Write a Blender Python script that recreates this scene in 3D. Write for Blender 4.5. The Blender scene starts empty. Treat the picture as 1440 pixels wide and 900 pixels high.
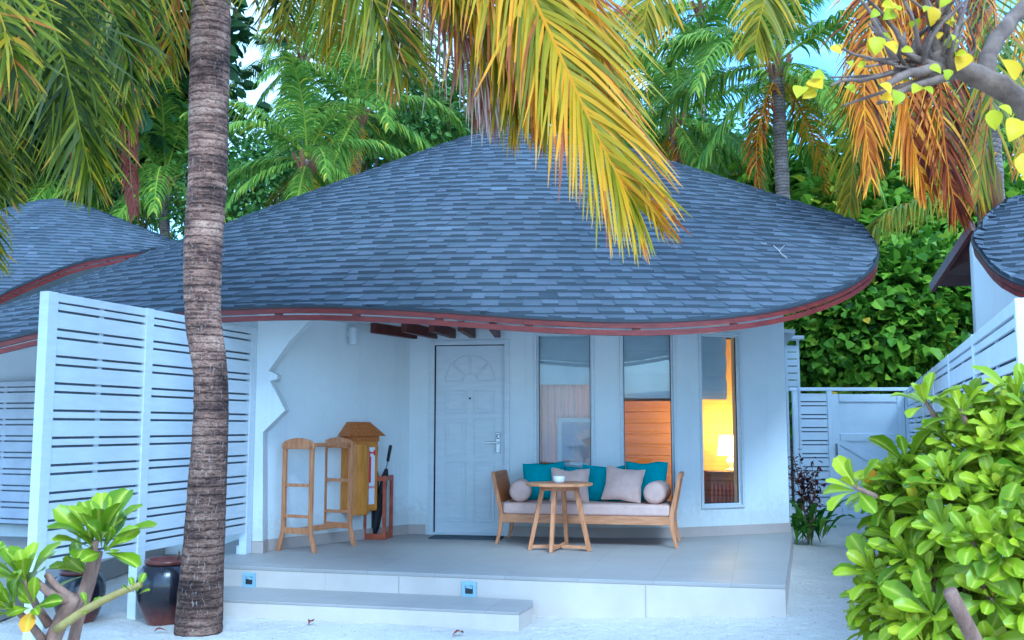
import bpy, math, random
from mathutils import Vector, Matrix, noise
R = math.radians
sin, cos, pi, sqrt, atan2 = math.sin, math.cos, math.pi, math.sqrt, math.atan2
rnd = random.Random(7)
sc = bpy.context.scene
col = sc.collection

# ------------------------------------------------------------------ camera
PITCH = math.atan(150 / 1400); CH = 1.46; FPX = 1400.0
cd = bpy.data.cameras.new('camera'); cam = bpy.data.objects.new('camera', cd); col.objects.link(cam)
cam.location = (0, 0, CH); cam.rotation_euler = (pi / 2 + PITCH, 0, 0)
cd.sensor_width = 36; cd.lens = 35; cd.clip_start = .05; cd.clip_end = 600
cd.dof.use_dof = True; cd.dof.focus_distance = 10.0; cd.dof.aperture_fstop = 9
sc.camera = cam
# ------------------------------------------------------------------ sky, sun, exposure
SUN_EL, SUN_AZ = 44.0, 165.0          # azimuth clockwise from +Y (north)
w = bpy.data.worlds.new('World'); sc.world = w; w.use_nodes = True
nt = w.node_tree; bg = nt.nodes['Background']
sky = nt.nodes.new('ShaderNodeTexSky'); sky.sky_type = 'NISHITA'; sky.sun_disc = False
sky.sun_elevation = R(SUN_EL); sky.sun_rotation = R(SUN_AZ)
sky.air_density = 1.0; sky.dust_density = 1.2; sky.ozone_density = 4.0
wtc = nt.nodes.new('ShaderNodeTexCoord'); wmp = nt.nodes.new('ShaderNodeMapping'); wmp.inputs['Scale'].default_value = (1, 1, 2.2); wmp.inputs['Location'].default_value = (.35, .1, 0)
wn_ = nt.nodes.new('ShaderNodeTexNoise'); wn_.inputs['Scale'].default_value = 2.2; wn_.inputs['Detail'].default_value = 7; wn_.inputs['Roughness'].default_value = .58
wr = nt.nodes.new('ShaderNodeMapRange'); wr.inputs[1].default_value = .40; wr.inputs[2].default_value = .62; wr.inputs[4].default_value = .85
wm = nt.nodes.new('ShaderNodeMix'); wm.data_type = 'RGBA'; wm.inputs[7].default_value = (4.2, 4.1, 4.0, 1)   # thin bright cloud over the blue
nt.links.new(wtc.outputs['Generated'], wmp.inputs[0]); nt.links.new(wmp.outputs[0], wn_.inputs[0]); nt.links.new(wn_.outputs[0], wr.inputs[0])
nt.links.new(wr.outputs[0], wm.inputs[0]); nt.links.new(sky.outputs[0], wm.inputs[6]); nt.links.new(wm.outputs[2], bg.inputs[0]); bg.inputs[1].default_value = .15
sl = bpy.data.lights.new('sun', 'SUN'); so = bpy.data.objects.new('sun', sl); col.objects.link(so)
sl.energy = .95; sl.angle = R(18); sl.color = (1, .96, .91)
sd = Vector((sin(R(SUN_AZ)) * cos(R(SUN_EL)), cos(R(SUN_AZ)) * cos(R(SUN_EL)), sin(R(SUN_EL))))
so.rotation_euler = sd.to_track_quat('Z', 'Y').to_euler(); so.location = (0, -5, 20)
sc.view_settings.view_transform = 'Standard'; sc.view_settings.look = 'None'
sc.view_settings.gamma = 1; sc.view_settings.use_curve_mapping = False
sc.view_settings.exposure = 1.75
sc.view_settings.use_white_balance = True; sc.view_settings.white_balance_temperature = 4250; sc.view_settings.white_balance_tint = -8
sc.cycles.use_denoising = True
sc.cycles.max_bounces = 8; sc.cycles.transparent_max_bounces = 12
sc.cycles.sample_clamp_indirect = 6

_c, _s = cos(PITCH), sin(PITCH)
def ray(u, v):
    a = (u - 720) / FPX; b = (450 - v) / FPX
    return Vector((a, _c - b * _s, _s + b * _c))
def at(u, v, Y=None, z=None):
    """point at the pixel (u, v) of the 1440x900 photo, at depth Y or height z"""
    d = ray(u, v)
    t = Y / d.y if Y is not None else (z - CH) / d.z
    return Vector((0, 0, CH)) + d * t

# ------------------------------------------------------------------ mesh helpers
class MB:
    def __init__(s): s.v = []; s.f = []; s.t = []; s.vm = []
    def add(s, vs, fs, tone=.5, vm=None):
        o = len(s.v); s.v += [tuple(x) for x in vs]
        s.vm += vm if vm else [0.0] * len(vs)
        for f in fs:
            s.f.append(tuple(i + o for i in f)); s.t.append(tone)
        return s
    def hexa(s, b, t, tone=.5):
        n = len(b)
        fs = [tuple(range(n - 1, -1, -1)), tuple(range(n, 2 * n))]
        fs += [(i, (i + 1) % n, n + (i + 1) % n, n + i) for i in range(n)]
        return s.add(list(b) + list(t), fs, tone)
    def box(s, c, d, rz=0, tone=.5):
        x, y, z = [k / 2 for k in d]; cr, sr = cos(rz), sin(rz)
        P = [(c[0] + a * cr - b * sr, c[1] + a * sr + b * cr) for a, b in ((-x, -y), (x, -y), (x, y), (-x, y))]
        return s.hexa([(p[0], p[1], c[2] - z) for p in P], [(p[0], p[1], c[2] + z) for p in P], tone)
    def prism(s, poly, z0, z1, tone=.5):
        return s.hexa([(p[0], p[1], z0) for p in poly], [(p[0], p[1], z1) for p in poly], tone)
    def bar(s, a, b, w, h, up=(0, 0, 1), tone=.5, w2=None, h2=None):
        a, b = Vector(a), Vector(b); d = (b - a).normalized(); u = Vector(up)
        sd = d.cross(u)
        if sd.length < 1e-4: sd = d.cross(Vector((0, 1, 0)))
        sd.normalize(); u = sd.cross(d).normalized()
        q = lambda p, w, h: [p - sd * w / 2 - u * h / 2, p + sd * w / 2 - u * h / 2, p + sd * w / 2 + u * h / 2, p - sd * w / 2 + u * h / 2]
        return s.hexa(q(a, w, h)[::-1], q(b, w2 or w, h2 or h)[::-1], tone)
    def tube(s, pts, rad, n=10, tone=.5, cap=True, jit=None):
        pts = [Vector(p) for p in pts]; m = len(pts)
        rad = rad if isinstance(rad, (list, tuple)) else [rad] * m
        vs = []; ref = Vector((1, 0, 0))
        for i, p in enumerate(pts):
            t = (pts[min(i + 1, m - 1)] - pts[max(i - 1, 0)]).normalized()
            a = (ref - t * ref.dot(t))
            if a.length < 1e-3: a = Vector((0, 1, 0)) - t * t.y
            a.normalize(); ref = a; b = t.cross(a)
            for k in range(n):
                an = 2 * pi * k / n; r = rad[i] * (jit(i, k) if jit else 1)
                vs.append(p + a * cos(an) * r + b * sin(an) * r)
        fs = [(i * n + k, i * n + (k + 1) % n, (i + 1) * n + (k + 1) % n, (i + 1) * n + k) for i in range(m - 1) for k in range(n)]
        if cap: fs += [tuple(range(n - 1, -1, -1)), tuple(range((m - 1) * n, m * n))]
        return s.add(vs, fs, tone)
    def lathe(s, prof, c=(0, 0, 0), n=32, tone=.5):
        vs = [(c[0] + r * cos(2 * pi * k / n), c[1] + r * sin(2 * pi * k / n), c[2] + z) for r, z in prof for k in range(n)]
        m = len(prof)
        fs = [(i * n + k, i * n + (k + 1) % n, (i + 1) * n + (k + 1) % n, (i + 1) * n + k) for i in range(m - 1) for k in range(n)]
        fs += [tuple(range(n - 1, -1, -1)), tuple(range((m - 1) * n, m * n))]
        return s.add(vs, fs, tone)
    def mesh(s, name, mt, smooth=False):
        me = bpy.data.meshes.new(name); me.from_pydata(s.v, [], s.f)
        at_ = me.attributes.new('tone', 'FLOAT', 'FACE'); at_.data.foreach_set('value', s.t)
        if any(s.vm):
            a2 = me.attributes.new('rib', 'FLOAT', 'POINT'); a2.data.foreach_set('value', s.vm)
        if smooth: me.polygons.foreach_set('use_smooth', [True] * len(me.polygons))
        me.materials.append(mt); me.update(); return me
    def build(s, name, mt, parent=None, smooth=False, bevel=0, loc=None, seg=2):
        return place(name, s.mesh(name, mt, smooth), parent, loc, bevel, seg)

def place(name, me, parent=None, loc=None, bevel=0, seg=2, rz=0, scale=None):
    o = bpy.data.objects.new(name, me); col.objects.link(o)
    if parent: o.parent = parent
    if loc is not None: o.location = loc
    if rz: o.rotation_euler.z = rz
    if scale is not None: o.scale = (scale,) * 3 if not hasattr(scale, '__len__') else scale
    if bevel:
        b = o.modifiers.new('bevel', 'BEVEL'); b.width = bevel; b.segments = seg; b.limit_method = 'ANGLE'; b.angle_limit = R(40)
        b.harden_normals = False
    return o
def tag(o, label=None, cat=None, group=None, kind=None):
    for k, v in (('label', label), ('category', cat), ('group', group), ('kind', kind)):
        if v: o[k] = v
    return o
def thing(name, loc, label, cat, group=None, rz=0):
    o = bpy.data.objects.new(name, None); col.objects.link(o); o.location = loc; o.rotation_euler.z = rz
    o.empty_display_size = .1
    return tag(o, label, cat, group)
def cr(pts, n):
    """smooth curve through points, n samples"""
    P = [Vector(p) for p in pts]; m = len(P) - 1; out = []
    for i in range(n):
        t = i / (n - 1) * m; k = min(int(t), m - 1); t -= k
        a, b, c, d = P[max(k - 1, 0)], P[k], P[k + 1], P[min(k + 2, m)]
        out.append(.5 * ((2 * b) + (c - a) * t + (2 * a - 5 * b + 4 * c - d) * t * t + (3 * b - a - 3 * c + d) * t ** 3))
    return out
def lerp(a, b, t): return a + (b - a) * t

# ------------------------------------------------------------------ materials
def newmat(name):
    m = bpy.data.materials.new(name); m.use_nodes = True
    n = m.node_tree.nodes; return m, n, m.node_tree.links, n['Principled BSDF']
def ramp(n, stops):
    r = n.new('ShaderNodeValToRGB'); e = r.color_ramp.elements
    while len(e) > 1: e.remove(e[-1])
    e[0].position = stops[0][0]; e[0].color = (*stops[0][1], 1)
    for p, c in stops[1:]:
        x = e.new(p); x.color = (*c, 1)
    return r
def nz(n, l, scale, detail=4, rough=.55, stretch=None, coord='Object'):
    tc = n.new('ShaderNodeTexCoord'); t = n.new('ShaderNodeTexNoise')
    t.inputs['Scale'].default_value = scale; t.inputs['Detail'].default_value = detail; t.inputs['Roughness'].default_value = rough
    if stretch:
        mp = n.new('ShaderNodeMapping'); mp.inputs['Scale'].default_value = stretch
        l.new(tc.outputs[coord], mp.inputs[0]); l.new(mp.outputs[0], t.inputs[0])
    else: l.new(tc.outputs[coord], t.inputs[0])
    return t
def bump(n, l, src, bsdf, strength=.3, dist=.01):
    b = n.new('ShaderNodeBump'); b.inputs['Strength'].default_value = strength; b.inputs['Distance'].default_value = dist
    l.new(src, b.inputs['Height']); l.new(b.outputs[0], bsdf.inputs['Normal']); return b
def surf(name, c1, c2, scale=8, rough=.6, bs=.15, bd=.005, stretch=None, spec=.4, bscale=None, lo=.35, hi=.65):
    m, n, l, p = newmat(name)
    t = nz(n, l, scale, 6, .6, stretch); r = ramp(n, [(lo, c1), (hi, c2)])
    l.new(t.outputs[0], r.inputs[0]); l.new(r.outputs[0], p.inputs['Base Color'])
    p.inputs['Roughness'].default_value = rough; p.inputs['Specular IOR Level'].default_value = spec
    t2 = nz(n, l, bscale or scale * 6, 5, .6, stretch); bump(n, l, t2.outputs[0], p, bs, bd)
    return m
def leafmat(name, stops, transl=.3, rough=.42, rib=None, spec=.4, tint=None):
    m, n, l, p = newmat(name)
    a = n.new('ShaderNodeAttribute'); a.attribute_name = 'tone'
    r = ramp(n, stops); l.new(a.outputs['Fac'], r.inputs[0]); c = r.outputs[0]
    if rib:
        a2 = n.new('ShaderNodeAttribute'); a2.attribute_name = 'rib'
        mx = n.new('ShaderNodeMix'); mx.data_type = 'RGBA'; mx.inputs[7].default_value = (*rib, 1)
        pw = n.new('ShaderNodeMath'); pw.operation = 'POWER'; pw.inputs[1].default_value = 6
        l.new(a2.outputs['Fac'], pw.inputs[0]); l.new(pw.outputs[0], mx.inputs[0]); l.new(c, mx.inputs[6]); c = mx.outputs[2]
    l.new(c, p.inputs['Base Color']); p.inputs['Roughness'].default_value = rough; p.inputs['Specular IOR Level'].default_value = spec * .42
    tr = n.new('ShaderNodeBsdfTranslucent'); l.new(c, tr.inputs[0])
    ms = n.new('ShaderNodeMixShader'); ms.inputs[0].default_value = transl
    l.new(p.outputs[0], ms.inputs[1]); l.new(tr.outputs[0], ms.inputs[2]); l.new(ms.outputs[0], n['Material Output'].inputs[0])
    return m
M = {}
def wall_mat():
    m, n, l, p = newmat('weathered_plaster')
    def mul(c, f, amt):
        mx = n.new('ShaderNodeMix'); mx.data_type = 'RGBA'; mx.blend_type = 'MULTIPLY'; mx.inputs[0].default_value = amt; l.new(c, mx.inputs[6]); l.new(f, mx.inputs[7]); return mx.outputs[2]
    t = nz(n, l, 1.6, 7, .62); r = ramp(n, [(.32, (.68, .70, .70)), (.62, (.74, .76, .76))]); l.new(t.outputs[0], r.inputs[0])
    st = nz(n, l, 1, 5, .6, (9, 9, .5)); r2 = ramp(n, [(.28, (.90, .89, .87)), (.46, (1, 1, 1))]); l.new(st.outputs[0], r2.inputs[0])
    tc = n.new('ShaderNodeTexCoord'); sx = n.new('ShaderNodeSeparateXYZ'); l.new(tc.outputs['Object'], sx.inputs[0])
    sp = nz(n, l, 14, 6, .7); ad = n.new('ShaderNodeMath'); ad.operation = 'MULTIPLY_ADD'; ad.inputs[1].default_value = -.9; l.new(sp.outputs[0], ad.inputs[0]); l.new(sx.outputs[2], ad.inputs[2])
    r3 = ramp(n, [(.0, (.88, .86, .82)), (.18, (1, 1, 1))]); l.new(ad.outputs[0], r3.inputs[0])
    l.new(mul(mul(r.outputs[0], r2.outputs[0], .6), r3.outputs[0], .9), p.inputs['Base Color']); p.inputs['Roughness'].default_value = .7; p.inputs['Specular IOR Level'].default_value = .25
    t2 = nz(n, l, 45, 6, .65); t3 = nz(n, l, 4, 4, .6); a2 = n.new('ShaderNodeMath'); a2.operation = 'MULTIPLY_ADD'; a2.inputs[1].default_value = 4; l.new(t3.outputs[0], a2.inputs[0]); l.new(t2.outputs[0], a2.inputs[2])
    bump(n, l, a2.outputs[0], p, .35, .006); return m
M['wall'] = wall_mat()
M['white'] = surf('white_paint', (.60,.62,.64), (.66,.68,.70), 5, .45, .08, .003, stretch=(1, 1, 5), spec=.4)
M['greywood'] = surf('grey_painted_wood', (.42, .43, .48), (.5, .51, .55), 5, .5, .08, .003)  # grey of the fence's shade put into its base colour
M['gate'] = surf('gate_paint', (.74,.79,.85), (.80,.84,.88), 4, .5, .08, .003)
M['fascia'] = surf('red_stained_board', (.085,.008,.005), (.15,.018,.011), 6, .4, .15, .004, stretch=(1, 1, 6))
M['rafter'] = surf('dark_red_rafter', (.06,.010,.006), (.10,.020,.013), 8, .5, .15, .004)
M['soffit'] = surf('ceiling_board', (.55, .57, .58), (.62, .63, .64), 2, .7, .1, .003)
M['soffit_brown'] = surf('brown_soffit', (.06,.016,.010), (.11,.03,.02), 4, .6, .15, .004)
M['teak'] = surf('teak', (.40,.165,.06), (.58,.28,.125), 9, .5, .2, .004, stretch=(3, 3, .5), bscale=40)
M['teakflat'] = surf('teak_rail', (.42,.18,.07), (.60,.30,.14), 9, .5, .2, .004, stretch=(.5, 3, 3), bscale=40)
M['cabinet'] = surf('varnished_pine', (.46,.17,.015), (.62,.27,.035), 7, .4, .15, .004, stretch=(4, 4, .6))
M['cabroof'] = surf('cabinet_roof_wood', (.34,.10,.015), (.48,.17,.03), 7, .45, .2, .004, stretch=(1, 6, 6))
M['redwood'] = surf('red_wood', (.26,.05,.02), (.38,.10,.04), 8, .45, .15, .004)
M['beige'] = surf('beige_canvas', (.60,.41,.34), (.67,.47,.39), 14, .9, .35, .004, bscale=260, spec=.15)
M['teal'] = surf('teal_canvas', (.010,.27,.30), (.015,.32,.36), 14, .9, .35, .004, bscale=260, spec=.15)
M['net'] = surf('dark_shade_net', (.17,.19,.22), (.22,.24,.27), 40, .9, .2, .002)  # dark sheet added so the gaps between slats read as shaded
M['black'] = surf('black_cloth', (.008, .008, .010), (.02, .02, .025), 20, .6, .2, .004)
M['ceramic'] = surf('white_ceramic', (.75, .76, .78), (.8, .8, .82), 4, .15, .02, .001, spec=.6)
M['steel'] = surf('brushed_steel', (.30,.31,.33), (.36,.37,.39), 20, .25, .05, .001); M['steel'].node_tree.nodes['Principled BSDF'].inputs['Metallic'].default_value = 1
M['dark'] = surf('dark_seam', (.02, .022, .026), (.03, .03, .035), 20, .6, .1, .002)
M['mat'] = surf('doormat_fibre', (.05, .07, .09), (.08, .10, .12), 60, .95, .6, .006)
M['steplight'] = surf('grey_blue_metal', (.27,.38,.44), (.33,.45,.52), 10, .4, .06, .002)
M['paper'] = surf('printed_paper', (.72, .72, .8), (.78, .78, .84), 3, .6, .02, .001)
M['red'] = surf('red_print', (.55, .02, .03), (.6, .03, .04), 3, .5, .02, .001)
M['blind'] = surf('blind_cloth', (.66,.72,.76), (.72,.78,.82), 6, .85, .25, .003, bscale=200, spec=.1)
M['headboard'] = surf('headboard_planks', (.84,.32,.04), (.90,.38,.06), 4, .5, .15, .003, stretch=(.6, 1, 5))
M['roomwall'] = surf('room_wall', (.72,.56,.48), (.76,.60,.52), 2, .7, .1, .003)
M['lampwall'] = surf('yellow_room_wall', (.74,.42,.07), (.78,.45,.09), 2, .7, .05, .002)  # yellow glow of the lamp put into the wall colour
M['roomfloor'] = surf('room_floor', (.35, .25, .18), (.42, .3, .22), 4, .4, .1, .003)
M['linen'] = surf('white_linen', (.75, .72, .7), (.8, .77, .75), 8, .9, .3, .004)
M['wicker'] = surf('brown_wicker', (.10, .05, .035), (.17, .09, .06), 30, .7, .4, .004)
M['mirror'] = surf('lilac_picture', (.34, .34, .44), (.66, .42, .36), 3.5, .3, .02, .001, lo=.45, hi=.6)  # lilac and pink of the pane's reflection painted as base colour
M['sheer'] = leafmat('sheer_cloth', [(0, (.92, .62, .56)), (1, (.94, .70, .66))], .08, .8, None, .1)  # pink of the window reflection put into the cloth colour
M['bark'] = surf('shrub_bark', (.17,.09,.06), (.32,.19,.13), 25, .85, .6, .006, stretch=(1, 1, .4))
M['twigbark'] = surf('grey_bark', (.11,.068,.048), (.23,.155,.11), 14, .85, .6, .006)
M['greenstem'] = surf('yellow_green_stem', (.28, .20, .05), (.36, .28, .08), 20, .6, .3, .004)
M['husk'] = surf('palm_sheath', (.16,.07,.03), (.26,.12,.05), 8, .8, .4, .01, stretch=(1, 1, .3))
def tile_mat(name, c1, c2, sx, sy, rot):
    m, n, l, p = newmat(name)
    tc = n.new('ShaderNodeTexCoord'); mp = n.new('ShaderNodeMapping'); mp.inputs['Rotation'].default_value = (0, 0, rot)
    l.new(tc.outputs['Object'], mp.inputs[0])
    b = n.new('ShaderNodeTexBrick'); b.offset = 0; b.inputs['Scale'].default_value = 1; b.inputs['Brick Width'].default_value = sx
    b.inputs['Row Height'].default_value = sy; b.inputs['Mortar Size'].default_value = .0035; b.inputs['Mortar Smooth'].default_value = .1
    b.inputs['Color1'].default_value = (*c1, 1); b.inputs['Color2'].default_value = (*c2, 1)
    b.inputs['Mortar'].default_value = tuple(x * .84 for x in c1) + (1,)
    l.new(mp.outputs[0], b.inputs[0])
    t = nz(n, l, 2.5, 6, .6); mx = n.new('ShaderNodeMix'); mx.data_type = 'RGBA'; mx.blend_type = 'MULTIPLY'; mx.inputs[0].default_value = .6
    r = ramp(n, [(.3, (.84, .84, .84)), (.7, (1, 1, 1))]); l.new(t.outputs[0], r.inputs[0])
    l.new(b.outputs[0], mx.inputs[6]); l.new(r.outputs[0], mx.inputs[7]); l.new(mx.outputs[2], p.inputs['Base Color'])
    p.inputs['Roughness'].default_value = .5; p.inputs['Specular IOR Level'].default_value = .25
    t2 = nz(n, l, 180, 2); bump(n, l, t2.outputs[0], p, .05, .002)
    return m
M['tile'] = tile_mat('porch_tile', (.34, .31, .285), (.365, .335, .31), .6, .6, R(14))
M['riser'] = surf('riser_tile', (.49,.425,.37), (.55,.48,.42), 3, .5, .1, .003)
M['tilejoint'] = surf('grout', (.40, .35, .31), (.45, .39, .34), 9, .7, .1, .002)
M['skirt'] = surf('skirting_tile', (.40,.33,.29), (.45,.375,.33), 3, .45, .1, .003)
def shingle_mat():
    m, n, l, p = newmat('asphalt_shingle')
    a = n.new('ShaderNodeAttribute'); a.attribute_name = 'tone'
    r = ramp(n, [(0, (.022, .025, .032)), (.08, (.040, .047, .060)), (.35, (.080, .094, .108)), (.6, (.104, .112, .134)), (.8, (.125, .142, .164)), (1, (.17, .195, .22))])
    l.new(a.outputs['Fac'], r.inputs[0])
    t = nz(n, l, 260, 2, .7); t1 = nz(n, l, .9, 4, .6)
    mx = n.new('ShaderNodeMix'); mx.data_type = 'RGBA'; mx.blend_type = 'MULTIPLY'; mx.inputs[0].default_value = 1
    r2 = ramp(n, [(.3, (.55, .55, .58)), (.7, (1.25, 1.25, 1.25))]); l.new(t.outputs[0], r2.inputs[0])
    mx2 = n.new('ShaderNodeMix'); mx2.data_type = 'RGBA'; mx2.blend_type = 'MULTIPLY'; mx2.inputs[0].default_value = 1
    r3 = ramp(n, [(.35, (.8, .8, .82)), (.65, (1.1, 1.1, 1.1))]); l.new(t1.outputs[0], r3.inputs[0])
    l.new(r.outputs[0], mx.inputs[6]); l.new(r2.outputs[0], mx.inputs[7]); l.new(mx.outputs[2], mx2.inputs[6]); l.new(r3.outputs[0], mx2.inputs[7])
    l.new(mx2.outputs[2], p.inputs['Base Color']); p.inputs['Roughness'].default_value = .75; p.inputs['Specular IOR Level'].default_value = .35
    bump(n, l, t.outputs[0], p, .4, .004)
    return m
M['shingle'] = shingle_mat()
def sand_mat():
    m, n, l, p = newmat('coral_sand')
    t = nz(n, l, 1.3, 6, .6); r = ramp(n, [(.35, (.84, .76, .67)), (.6, (.92, .84, .745))]); l.new(t.outputs[0], r.inputs[0])
    v = nz(n, l, 60, 5, .8); r2 = ramp(n, [(.28, (.30, .26, .22)), (.38, (.9, .89, .88)), (.55, (1, 1, 1)), (.7, (1.12, 1.12, 1.12))]); l.new(v.outputs[0], r2.inputs[0])
    mx = n.new('ShaderNodeMix'); mx.data_type = 'RGBA'; mx.blend_type = 'MULTIPLY'; mx.inputs[0].default_value = .8
    l.new(r.outputs[0], mx.inputs[6]); l.new(r2.outputs[0], mx.inputs[7]); l.new(mx.outputs[2], p.inputs['Base Color'])
    p.inputs['Roughness'].default_value = .9; p.inputs['Specular IOR Level'].default_value = .15
    a = nz(n, l, 9, 9, .74); bump(n, l, a.outputs[0], p, 1.0, .09)
    return m
M['sand'] = sand_mat()
def trunk_mat(name, cols, zs=38, ring=5.0):
    m, n, l, p = newmat(name)
    big = nz(n, l, 1.0, 5, .6, (2.5, 2.5, 4)); band = nz(n, l, 1.0, 5, .7, (5, 5, zs)); fine = nz(n, l, 1.0, 4, .8, (34, 34, 80)); fleck = nz(n, l, 1.0, 3, .6, (60, 60, 14))
    tc = n.new('ShaderNodeTexCoord'); wv = n.new('ShaderNodeTexWave'); wv.bands_direction = 'Z'; wv.inputs['Scale'].default_value = ring; wv.inputs['Distortion'].default_value = 2.2; wv.inputs['Detail'].default_value = 5; wv.inputs['Detail Scale'].default_value = 4.0; wv.inputs['Detail Roughness'].default_value = .7
    l.new(tc.outputs['Object'], wv.inputs[0])
    def math(op, a, b, c=None):
        q = n.new('ShaderNodeMath'); q.operation = op
        for k, x in enumerate((a, b, c)):
            if x is None: continue
            if isinstance(x, (int, float)): q.inputs[k].default_value = x
            else: l.new(x, q.inputs[k])
        return q.outputs[0]
    def mul(c, f, amt):
        mx = n.new('ShaderNodeMix'); mx.data_type = 'RGBA'; mx.blend_type = 'MULTIPLY'; mx.inputs[0].default_value = amt; l.new(c, mx.inputs[6]); l.new(f, mx.inputs[7]); return mx.outputs[2]
    r = ramp(n, cols); l.new(math('ADD', math('MULTIPLY', band.outputs[0], .42), math('MULTIPLY', big.outputs[0], .58)), r.inputs[0])
    r2 = ramp(n, [(.38, (.10, .08, .08)), (.49, (1, 1, 1)), (.68, (1.4, 1.3, 1.2))]); l.new(fine.outputs[0], r2.inputs[0])
    r3 = ramp(n, [(.0, (.22, .18, .18)), (.14, (.9, .9, .9)), (.5, (1, 1, 1))]); l.new(wv.outputs['Fac'], r3.inputs[0])
    c = mul(mul(r.outputs[0], r2.outputs[0], .8), r3.outputs[0], .85)
    sx = n.new('ShaderNodeSeparateXYZ'); l.new(tc.outputs['Object'], sx.inputs[0])
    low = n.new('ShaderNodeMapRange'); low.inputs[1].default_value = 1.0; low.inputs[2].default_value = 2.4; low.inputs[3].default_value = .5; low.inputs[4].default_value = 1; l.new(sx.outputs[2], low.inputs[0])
    f = n.new('ShaderNodeMapRange'); f.inputs[1].default_value = .61; f.inputs[2].default_value = .66; f.inputs[3].default_value = 0; f.inputs[4].default_value = .4; l.new(fleck.outputs[0], f.inputs[0])
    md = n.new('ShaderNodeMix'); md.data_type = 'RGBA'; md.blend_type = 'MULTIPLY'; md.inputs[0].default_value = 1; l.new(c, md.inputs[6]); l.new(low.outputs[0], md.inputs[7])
    mx = n.new('ShaderNodeMix'); mx.data_type = 'RGBA'; mx.inputs[7].default_value = (.46, .36, .31, 1); l.new(f.outputs[0], mx.inputs[0]); l.new(md.outputs[2], mx.inputs[6])
    l.new(mx.outputs[2], p.inputs['Base Color'])
    p.inputs['Roughness'].default_value = .85; p.inputs['Specular IOR Level'].default_value = .25
    bump(n, l, math('ADD', math('ADD', band.outputs[0], fine.outputs[0]), math('MULTIPLY', wv.outputs['Fac'], .35)), p, .6, .02)
    return m
M['trunk'] = trunk_mat('palm_bark', [(.36, (.04, .024, .021)), (.45, (.15, .085, .064)), (.52, (.32, .185, .13)), (.60, (.50, .32, .23))])
M['fartrunk'] = trunk_mat('far_palm_bark', [(.35, (.12, .09, .08)), (.5, (.26, .20, .17)), (.62, (.36, .3, .26))], 20)
def jar_mat():
    m, n, l, p = newmat('glazed_jar')
    tc = n.new('ShaderNodeTexCoord'); sx = n.new('ShaderNodeSeparateXYZ'); l.new(tc.outputs['Object'], sx.inputs[0])
    drip = nz(n, l, 1, 4, .6, (26, 26, 2)); ad = n.new('ShaderNodeMath'); ad.operation = 'MULTIPLY_ADD'; ad.inputs[1].default_value = .16
    l.new(drip.outputs[0], ad.inputs[0]); l.new(sx.outputs[2], ad.inputs[2])
    r = ramp(n, [(.12, (.12, .03, .022)), (.19, (.05, .014, .014)), (.27, (.012, .010, .014)), (.54, (.010, .010, .016)), (.60, (.06, .02, .015))]); l.new(ad.outputs[0], r.inputs[0])
    l.new(r.outputs[0], p.inputs['Base Color']); p.inputs['Roughness'].default_value = .18; p.inputs['Specular IOR Level'].default_value = .6
    bump(n, l, drip.outputs[0], p, .25, .01); return m
M['jar'] = jar_mat()
M['jarrim'] = surf('jar_rim_glaze', (.07, .02, .016), (.12, .035, .026), 12, .3, .1, .003)
def glass_mat():
    m, n, l, p = newmat('window_glass')
    n.remove(p); tr = n.new('ShaderNodeBsdfTransparent'); tr.inputs[0].default_value = (.93, .95, .96, 1)
    gl = n.new('ShaderNodeBsdfGlossy'); gl.inputs['Roughness'].default_value = .01
    fr = n.new('ShaderNodeFresnel'); fr.inputs[0].default_value = 1.5
    ms = n.new('ShaderNodeMixShader'); l.new(fr.outputs[0], ms.inputs[0]); l.new(tr.outputs[0], ms.inputs[1]); l.new(gl.outputs[0], ms.inputs[2])
    l.new(ms.outputs[0], n['Material Output'].inputs[0]); return m
M['glass'] = glass_mat()
def emit_mat(name, c, e):
    m, n, l, p = newmat(name); p.inputs['Base Color'].default_value = (.8, .7, .5, 1)
    p.inputs['Emission Color'].default_value = (*c, 1); p.inputs['Emission Strength'].default_value = e; return m
M['shade'] = emit_mat('lit_lamp_shade', (1, .62, .16), 6)
# foliage
M['bush'] = leafmat('sea_lettuce_leaf', [(0, (.07, .13, .002)), (.35, (.20, .28, .003)), (.7, (.36, .42, .004)), (.93, (.54, .52, .010)), (.97, (.78, .42, .02)), (1, (.55, .22, .02))], .22, .30, (.55, .56, .06), .5)
M['palm_g'] = leafmat('green_palm_leaf', [(0, (.04, .08, .008)), (.4, (.13, .23, .022)), (.75, (.29, .37, .04)), (.93, (.54, .48, .025)), (1, (.64, .35, .02))], .35, .38)
M['palm_o'] = leafmat('olive_palm_leaf', [(0, (.022, .034, .002)), (.45, (.085, .105, .003)), (.75, (.21, .21, .005)), (.92, (.40, .26, .006)), (1, (.36, .13, .02))], .25, .4)
M['palm_y'] = leafmat('yellowing_palm_leaf', [(0, (.16, .15, .004)), (.3, (.30, .25, .004)), (.6, (.56, .33, .004)), (.85, (.74, .30, .005)), (1, (.30, .08, .02))], .35, .4)
M['palm_d'] = leafmat('dry_palm_leaf', [(0, (.18, .045, .03)), (.5, (.36, .14, .09)), (.8, (.58, .36, .26)), (1, (.72, .54, .44))], .2, .6)
M['palm_r'] = leafmat('rusty_palm_leaf', [(0, (.08, .012, .005)), (.4, (.28, .06, .006)), (.7, (.58, .19, .008)), (1, (.78, .38, .012))], .3, .45)
M['broad'] = leafmat('broad_tree_leaf', [(0, (.04, .085, .006)), (.4, (.14, .25, .014)), (.75, (.29, .42, .024)), (.95, (.52, .52, .03)), (1, (.60, .42, .03))], .3, .38, None, .5)
M['dleaf'] = leafmat('dark_tree_leaf', [(0, (.014, .03, .008)), (.6, (.035, .07, .016)), (1, (.09, .13, .03))], .2, .4)
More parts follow.
